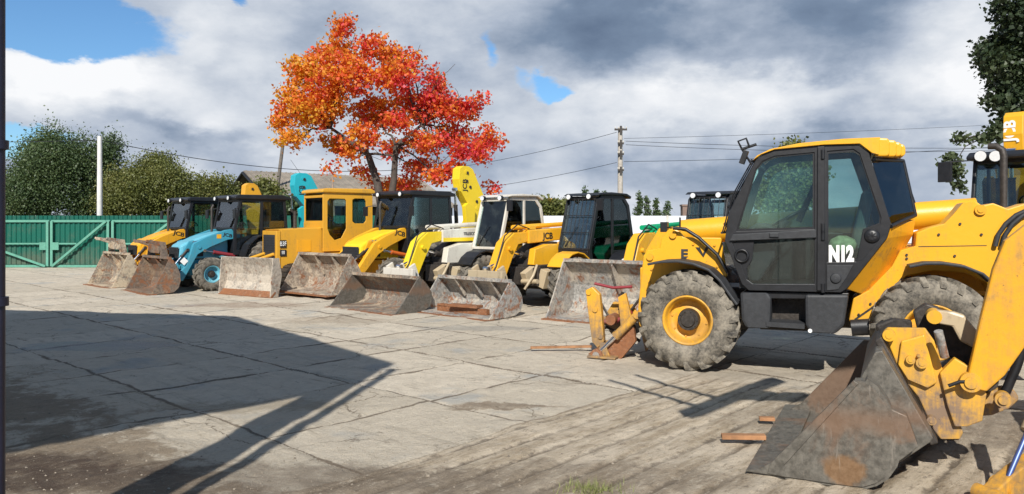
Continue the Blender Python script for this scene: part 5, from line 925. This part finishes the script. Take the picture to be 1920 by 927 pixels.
# stabiliser leg
q = MB(); st = .55; q.prism(PL([(1100, 544), (1112, 538), (1126, 552), (1130, 592), (1134, 640), (1122, 652), (1112, 640), (1106, 596)], st), st - .05, st + .05)
for px, py in ((1106, 548), (1118, 580), (1128, 630)): a_, z_ = P(px, py, st); q.cyl((a_, st - .07, z_), (a_, st + .07, z_), .035)
q.prism(PL([(1152, 560), (1166, 552), (1178, 600), (1170, 640), (1158, 630)], st), st - .25, st - .18); q.build('stabiliser_link', M['grimy'], root, .008)
a_ = P(1196, 590, st + .1); b_ = P(1120, 665, st + .1); ram(root, (a_[0], st + .1, a_[1]), (b_[0], st + .1, b_[1]), .055, M['grimy'], .55, 'stabiliser_ram')
q = MB(); q.prism(PL([(1105, 662), (1125, 650), (1190, 612), (1194, 640), (1160, 680), (1130, 690), (1110, 684)], st), st - .02, st + .06); q.cyl((b_[0], st - .06, b_[1]), (b_[0], st + .14, b_[1]), .08); q.build('stabiliser_leg', RUST, root, .01)
q = MB(); c_ = P(1134, 693, st); q.bb(c_[0] - .2, c_[0] + .18, st - .22, st + .22, .005, .03); q.prism([(c_[0] - .1, .03), (c_[0] + .08, .03), (c_[0] + .02, .2), (c_[0] - .03, .2)], st - .1, st - .07); q.prism([(c_[0] - .1, .03), (c_[0] + .08, .03), (c_[0] + .02, .2), (c_[0] - .03, .2)], st + .09, st + .12); q.build('stabiliser_foot', M['grimy'], root, .006)
q = MB(); q.prism(PL([(1196, 600), (1240, 560), (1260, 620), (1210, 660)], .4), .2, .4); q.prism(PL([(1120, 600), (1185, 570), (1196, 590), (1126, 622)], .2), .15, .2); q.build('stabiliser_bracket', M['grimy'], root, .01)
q = MB(); q.tube([(*(lambda p: (p[0], .35, p[1]))(P(px, py, .35)),) for px, py in ((1115, 532), (1150, 540), (1185, 538))], .02, 8); q.build('brake_pipe', M['red'], root); q = MB(); q.tube([(*(lambda p: (p[0], .3, p[1]))(P(px, py, .3)),) for px, py in ((1112, 600), (1150, 606), (1185, 585))], .03, 8); q.build('brake_pipe', M['red'], root)
q = MB(); q.prism(PL([(1138, 585), (1150, 566), (1176, 572), (1196, 600), (1190, 632), (1160, 640), (1142, 622)], .0), -.1, .0); q.build('stabiliser_plate', M['grimy'], root, .01)
for pts_, y_, r_ in ((((1125, 565), (1145, 600), (1172, 596), (1200, 560)), .25, .018), (((1130, 610), (1155, 622), (1185, 600), (1205, 610)), .3, .02), (((1168, 548), (1160, 590), (1176, 625), (1200, 640)), .1, .022)):
    q = MB(); q.tube([(*(lambda p: (p[0], y_, p[1]))(P(px, py, y_)),) for px, py in pts_], r_, 7); q.build('hose', M['greasy'], root)
q = MB(); a_, z_ = P(1150, 598, .3); q.cyl((a_, .1, z_), (a_, .45, z_), .07, n=14); q.build('pivot_tube', RUST, root)
q = MB(); a_, z_ = P(1180, 612, .1); q.box((a_, .05, z_), (.22, .3, .2)); q.build('valve_block', M['greasy'], root, .02)
# ------------------------------------------------------------------ backhoe loader behind the near telehandler
a9 = 222; sc9 = 1.1; h9 = Vector((math.cos(R(a9)), math.sin(R(a9)))); l9 = Vector((-h9.y, h9.x)); C9 = Vector((fx(1818, 13.1), 13.1)); f9 = Fr(C9 + h9 * 1.16 * sc9 + l9 * .74 * sc9, a9, sc9)
r9 = backhoe(f9, dict(paint='yellow', bw=1.9, H=.85, D=.7, bmat=BK[1], rim='white', bh=3.56, by=-.62, stack=False, co=0, E=-.5, fat=1.0, lights=False, rmirror=False), 'yellow backhoe loader whose black cab with two lamps shows behind the near telehandler', GRP)
ys_, zs_ = f9.x(1882, 290, -.8); q = MB(); q.tube([(-.8, ys_, 1.3), (-.8, ys_, zs_ - .02), (-.8, ys_ - .02, zs_ + .07), (-.8, ys_ - .10, zs_ + .13), (-.8, ys_ - .2, zs_ + .14)], .05, 12); q.build('exhaust', M['greasy'], r9)
for px_ in (1838, 1866):
    y_, z_ = f9.x(px_, 293, -1.12); q = MB(); q.cyl((-1.2, y_, z_), (-1.13, y_, z_), .08, .09, 18); o = q.build('work_light', M['black'], r9); q = MB(); q.cyl((-1.129, y_, z_), (-1.12, y_, z_), .082, n=18); q.build('lens', M['lamp'], o)
y_, z_ = f9.x(1772, 316, -.9); mirror(r9, (-1.15, -.74, z_ + .12), (-.9, y_, z_ + .1), (.06, .2, .32))
lettering('JCB', .24, M['text_w'], r9, Matrix.Translation((-3.028, -.66, 3.22)) @ Matrix(((0, 0, 1, 0), (0, -1, 0, 0), (1, 0, 0, 0), (0, 0, 0, 1))), bold=.008)
# ------------------------------------------------------------------ near loader at the right edge
B = Fr((2.25, 4.98), 153); root = empty('wheel_loader', (B.O.x, B.O.y, 0), B.a, label='near yellow loader at the right edge with a scraped dark steel bucket', cat='loader', group=GRP)
def Q(px, py, y=0.): return B.y(px, py, y)
def QL(l, y=0.): return [B.y(a, b_, y) for a, b_ in l]
BW = 1.93
side = QL([(1412, 884), (1445, 868), (1601, 713), (1622, 716), (1641, 730), (1660, 758), (1674, 790), (1682, 818), (1684, 845), (1676, 872), (1660, 894), (1640, 906), (1618, 912), (1592, 912), (1540, 905), (1469, 894)])
side = [(a, max(b_, .006)) for a, b_ in side]
shell = [side[0]] + [side[-i] for i in range(1, len(side) - 2)]
q = MB(); q.strip([(a, b_) for a, b_ in shell][::-1], -BW, 0, -.022); bk = q.build('bucket', BK[5], root)
for yy in (-BW, .0): q = MB(); q.prism(side, yy - .012, yy + .014); q.build('side_plate', BK[5], bk, .004)
q = MB(); q.prism([(side[0][0] + .05, .004), (side[0][0] + .04, .02), (side[-1][0], .035), (side[-1][0], .004)], -BW - .18, .02); q.build('cutting_edge', BK[5], bk, .004)
q = MB(); q.prism(QL([(1445, 868), (1601, 713), (1610, 718), (1470, 872), (1475, 893), (1440, 886)], .0), .015, .028); q.build('wear_strip', BK[5], bk, .003)
q = MB(); q.prism(QL([(1612, 712), (1641, 660), (1654, 658), (1750, 822), (1744, 830), (1690, 866), (1676, 872), (1684, 800), (1660, 755)], -.16), -BW + .1, -.16); q.build('back_plate', BK[5], bk, .008)
q = MB(); q.prism(QL([(1601, 715), (1625, 716), (1664, 764), (1700, 780), (1722, 838), (1690, 862), (1680, 868), (1684, 845), (1682, 818)], -.02), -.16, -.014); q.build('corner_plate', BK[5], bk, .006)
# quick hitch plates
hy = -.52
def hp(name, pts, y, w_, mat, bv=.008): q = MB(); q.prism(QL(pts, y), y - w_, y); return q.build(name, mat, root, bv)
hp('hitch_plate', [(1656, 622), (1664, 615), (1735, 616), (1752, 640), (1778, 730), (1806, 812), (1800, 824), (1764, 824), (1750, 806), (1722, 745), (1690, 706), (1680, 680)], hy, .05, M['grimy2'])
hp('hitch_plate', [(1656, 622), (1664, 615), (1735, 616), (1752, 640), (1778, 730), (1806, 812), (1800, 824), (1764, 824), (1750, 806), (1722, 745), (1690, 706), (1680, 680)], -1.55, .05, M['grimy2'])
hp('hitch_cheek', [(1690, 640), (1733, 628), (1757, 718), (1740, 728), (1702, 712), (1684, 684)], hy + .04, .035, M['grimy2'])
hp('hitch_frame', [(1640, 640), (1652, 632), (1760, 832), (1745, 836)], -.4, 1.1, M['greasy'])
hp('hitch_guard', [(1640, 610), (1672, 598), (1710, 602), (1712, 640), (1650, 640)], -.9, .1, M['greasy'], .02)
q = MB()
for px, py, r_ in ((1667, 627, .042), (1728, 678, .038), (1707, 672, .03), (1746, 785, .03), (1722, 665, .012)):
    a_, z_ = Q(px, py, hy); q.cyl((a_, hy + .0, z_), (a_, hy + .075, z_), r_, n=18); q.cyl((a_, hy + .075, z_), (a_, hy + .08, z_), r_ * .55, n=12); q.build('hitch_pin', M['grimy2'], root); q = MB()
q = MB(); a_, z_ = Q(1765, 645, hy + .12); q.cyl((a_ - .02, hy + .10, z_ - .09), (a_ - .10 + .12, hy + .16, z_ + .09), .028, n=12); q.build('lock_pin', BK[4], root)
# tilt lever and loader arm
hp('tilt_lever', [(1744, 588), (1752, 582), (1790, 586), (1808, 592), (1840, 630), (1830, 655), (1800, 640), (1785, 612), (1750, 606)], -.75, .10, M['cream'], .015)
hp('tilt_lever', [(1712, 586), (1736, 570), (1760, 578), (1830, 640), (1850, 700), (1800, 690), (1760, 650), (1720, 620)], -.95, .16, M['greasy'], .015)
arm = [(1816, 700), (1838, 600), (1862, 505), (1884, 452), (1925, 420), (2080, 300), (2120, 350), (2020, 520), (1930, 640), (1884, 705), (1850, 735), (1822, 728)]
hp('loader_arm', arm, -.42, .10, M['yellow_old_shade'], .012); hp('loader_arm', arm, -1.5, .10, M['grimy2'], .012)  # near arm: scuffed paint that also stands in for shade on it
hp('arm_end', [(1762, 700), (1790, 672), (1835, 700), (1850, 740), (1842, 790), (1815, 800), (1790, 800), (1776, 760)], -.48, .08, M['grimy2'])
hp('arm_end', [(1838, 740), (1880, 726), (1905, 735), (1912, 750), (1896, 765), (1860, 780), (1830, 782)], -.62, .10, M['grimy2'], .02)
q = MB()
for px, py, r_ in ((1820, 716, .065), (1880, 748, .05)):
    q = MB(); a_, z_ = Q(px, py, -.44); q.cyl((a_, -.47, z_), (a_, -.40, z_), r_, n=22); q.cyl((a_, -.40, z_), (a_, -.385, z_), r_ * .6, n=18); q.build('pivot_pin', M['grimy2'], root)
q = MB(); a_, z_ = Q(1752, 595, -.72); q.cyl((a_, -.9, z_), (a_, -.72, z_), .05, n=18); q.build('pivot_pin', M['grimy2'], root)
q = MB(); q.tube([(*(lambda p: (p[0], -.40, p[1]))(Q(px, py, -.4)),) for px, py in ((1778, 724), (1800, 716), (1812, 716))], .012, 6); q.tube([(*(lambda p: (p[0], -.55, p[1]))(Q(px, py, -.55)),) for px, py in ((1880, 748), (1905, 690), (1935, 600), (1990, 480))], .03, 8); q.tube([(*(lambda p: (p[0], -.7, p[1]))(Q(px, py, -.7)),) for px, py in ((1870, 700), (1900, 640), (1950, 590))], .022, 8); q.build('hose', M['black'], root)
q = MB(); q.bb(-2.6, -1.9, -1.52, -.53, .75, 1.15) if False else q.cyl((Q(1850, 715, -.5)[0], -1.55, Q(1850, 715, -.5)[1]), (Q(1850, 715, -.5)[0], -.5, Q(1850, 715, -.5)[1]), .07, n=16); q.build('cross_tube', M['greasy'], root)
# its body, out of the photograph to the right
q = MB(); q.prism([(-1.7, .6), (-1.7, 1.2), (-2.0, 1.35), (-3.4, 1.6), (-3.4, .6)], -1.42, -.70); q.bb(-4.9, -3.4, -1.75, -.40, .6, 1.3); q.build('body', yel, root, .05)
wheel(root, -2.2, -.22, .47, .32, .235, M['white'], 1, lugs=16); wheel(root, -2.2, -1.95, .47, .32, .235, M['white'], -1, lugs=16); wheel(root, -4.2, -.2, .74, .42, .36, M['white'], 1); wheel(root, -4.2, -2.0, .74, .42, .36, M['white'], -1)
q = MB(); q.bb(-4.9, -3.45, -1.75, -.40, 1.303, 2.75); q.build('cab', M['glassb'], root, .04)
q = MB(); q.bb(-5.0, -3.3, -1.85, -.3, 2.753, 2.85); q.build('roof', M['black'], root, .03)
# stabiliser of yet another machine, bottom right corner
cz = G(1880, 940); cr = empty('stabiliser_unit', (cz.x, cz.y, 0), R(20), label='worn yellow jack leg with blue sheened rod in the bottom right corner', cat='jack leg')
q = MB(); q.prism([(-.18, .0), (-.16, .07), (.0, .16), (.08, .2), (.35, .3), (.36, .0)], -.05, .05); q.cyl((-.13, -.08, .055), (-.13, .08, .055), .05); q.cyl((.05, -.07, .06), (.05, .09, .06), .075); q.build('foot_bracket', M['yellow_old_shade'], cr, .01)
q = MB(); q.cyl((.0, -.02, .12), (.22, -.02, .46), .017, n=14); q.build('rod', plain('blue_chrome', (.10, .14, .34), .4, .6, .3, 9, 0), cr); q = MB(); q.cyl((.2, -.02, .43), (.48, -.02, .86), .045, n=14); q.build('cylinder', M['cream'], cr)
# ------------------------------------------------------------------ planks
def plank(px, py, L_, wd_, th_, ang, mat, label, z0=.012):
    g_ = G(px, py); m_ = MB(); m_.box((0, 0, th_ / 2), (L_, wd_, th_)); o = m_.build('wood_plank', mat, bevel=.004); o.location = (g_.x, g_.y, z0); o.rotation_euler = (0, R(-1.5), R(ang)); return tag(o, label, 'plank', 'planks lying on the yard')
plank(1394, 830, .34, .075, .035, -8, M['orangewood'], 'short orange brown plank poking out left of the near bucket', .03); plank(1438, 795, .13, .06, .03, -12, M['orangewood'], 'smaller plank end just above the orange one by the near bucket', .03)
plank(1052, 657, .85, .06, .03, -2, M['wood'], 'thin dark plank lying left of the stabiliser foot', .03)

# ------------------------------------------------------------------ unseen raised fork and boom, added to cast the fork shaped shadow
rf = empty('added_shadow_fork', (7.3, 2.2, 0), label='unseen raised fork on a yellow boom outside the frame, added to cast its shadow', cat='shadow caster')
cst = lambda px, py, H_: (lambda g_: Vector((g_.x - DH.x * H_ / math.tan(EL) - 7.3, g_.y - DH.y * H_ / math.tan(EL) - 2.2, H_)))(G(px, py))
a_, b_ = cst(1292, 776, 4.0), cst(1455, 712, 4.0); q = MB(); q.cyl(a_, b_, .13, n=4); q.build('fork_carriage', M['greasy'], rf)
for p0, p1 in (((1310, 762), (1142, 712)), ((1345, 747), (1192, 703))): q = MB(); q.cyl(cst(*p0, 4.0), cst(*p1, 4.0), .05, .03, n=4); q.build('fork', M['greasy'], rf)
m_ = (a_ + b_) / 2; q = MB(); q.cyl(m_, (0, 0, 3.6), .16, .2, n=4); q.cyl((0, 0, 3.7), (0, 0, .3), .2, n=4); q.build('boom', yel, rf); q = MB(); q.bb(-.6, 1.4, -.9, .5, .02, .9); q.build('body', yel, rf, .05)
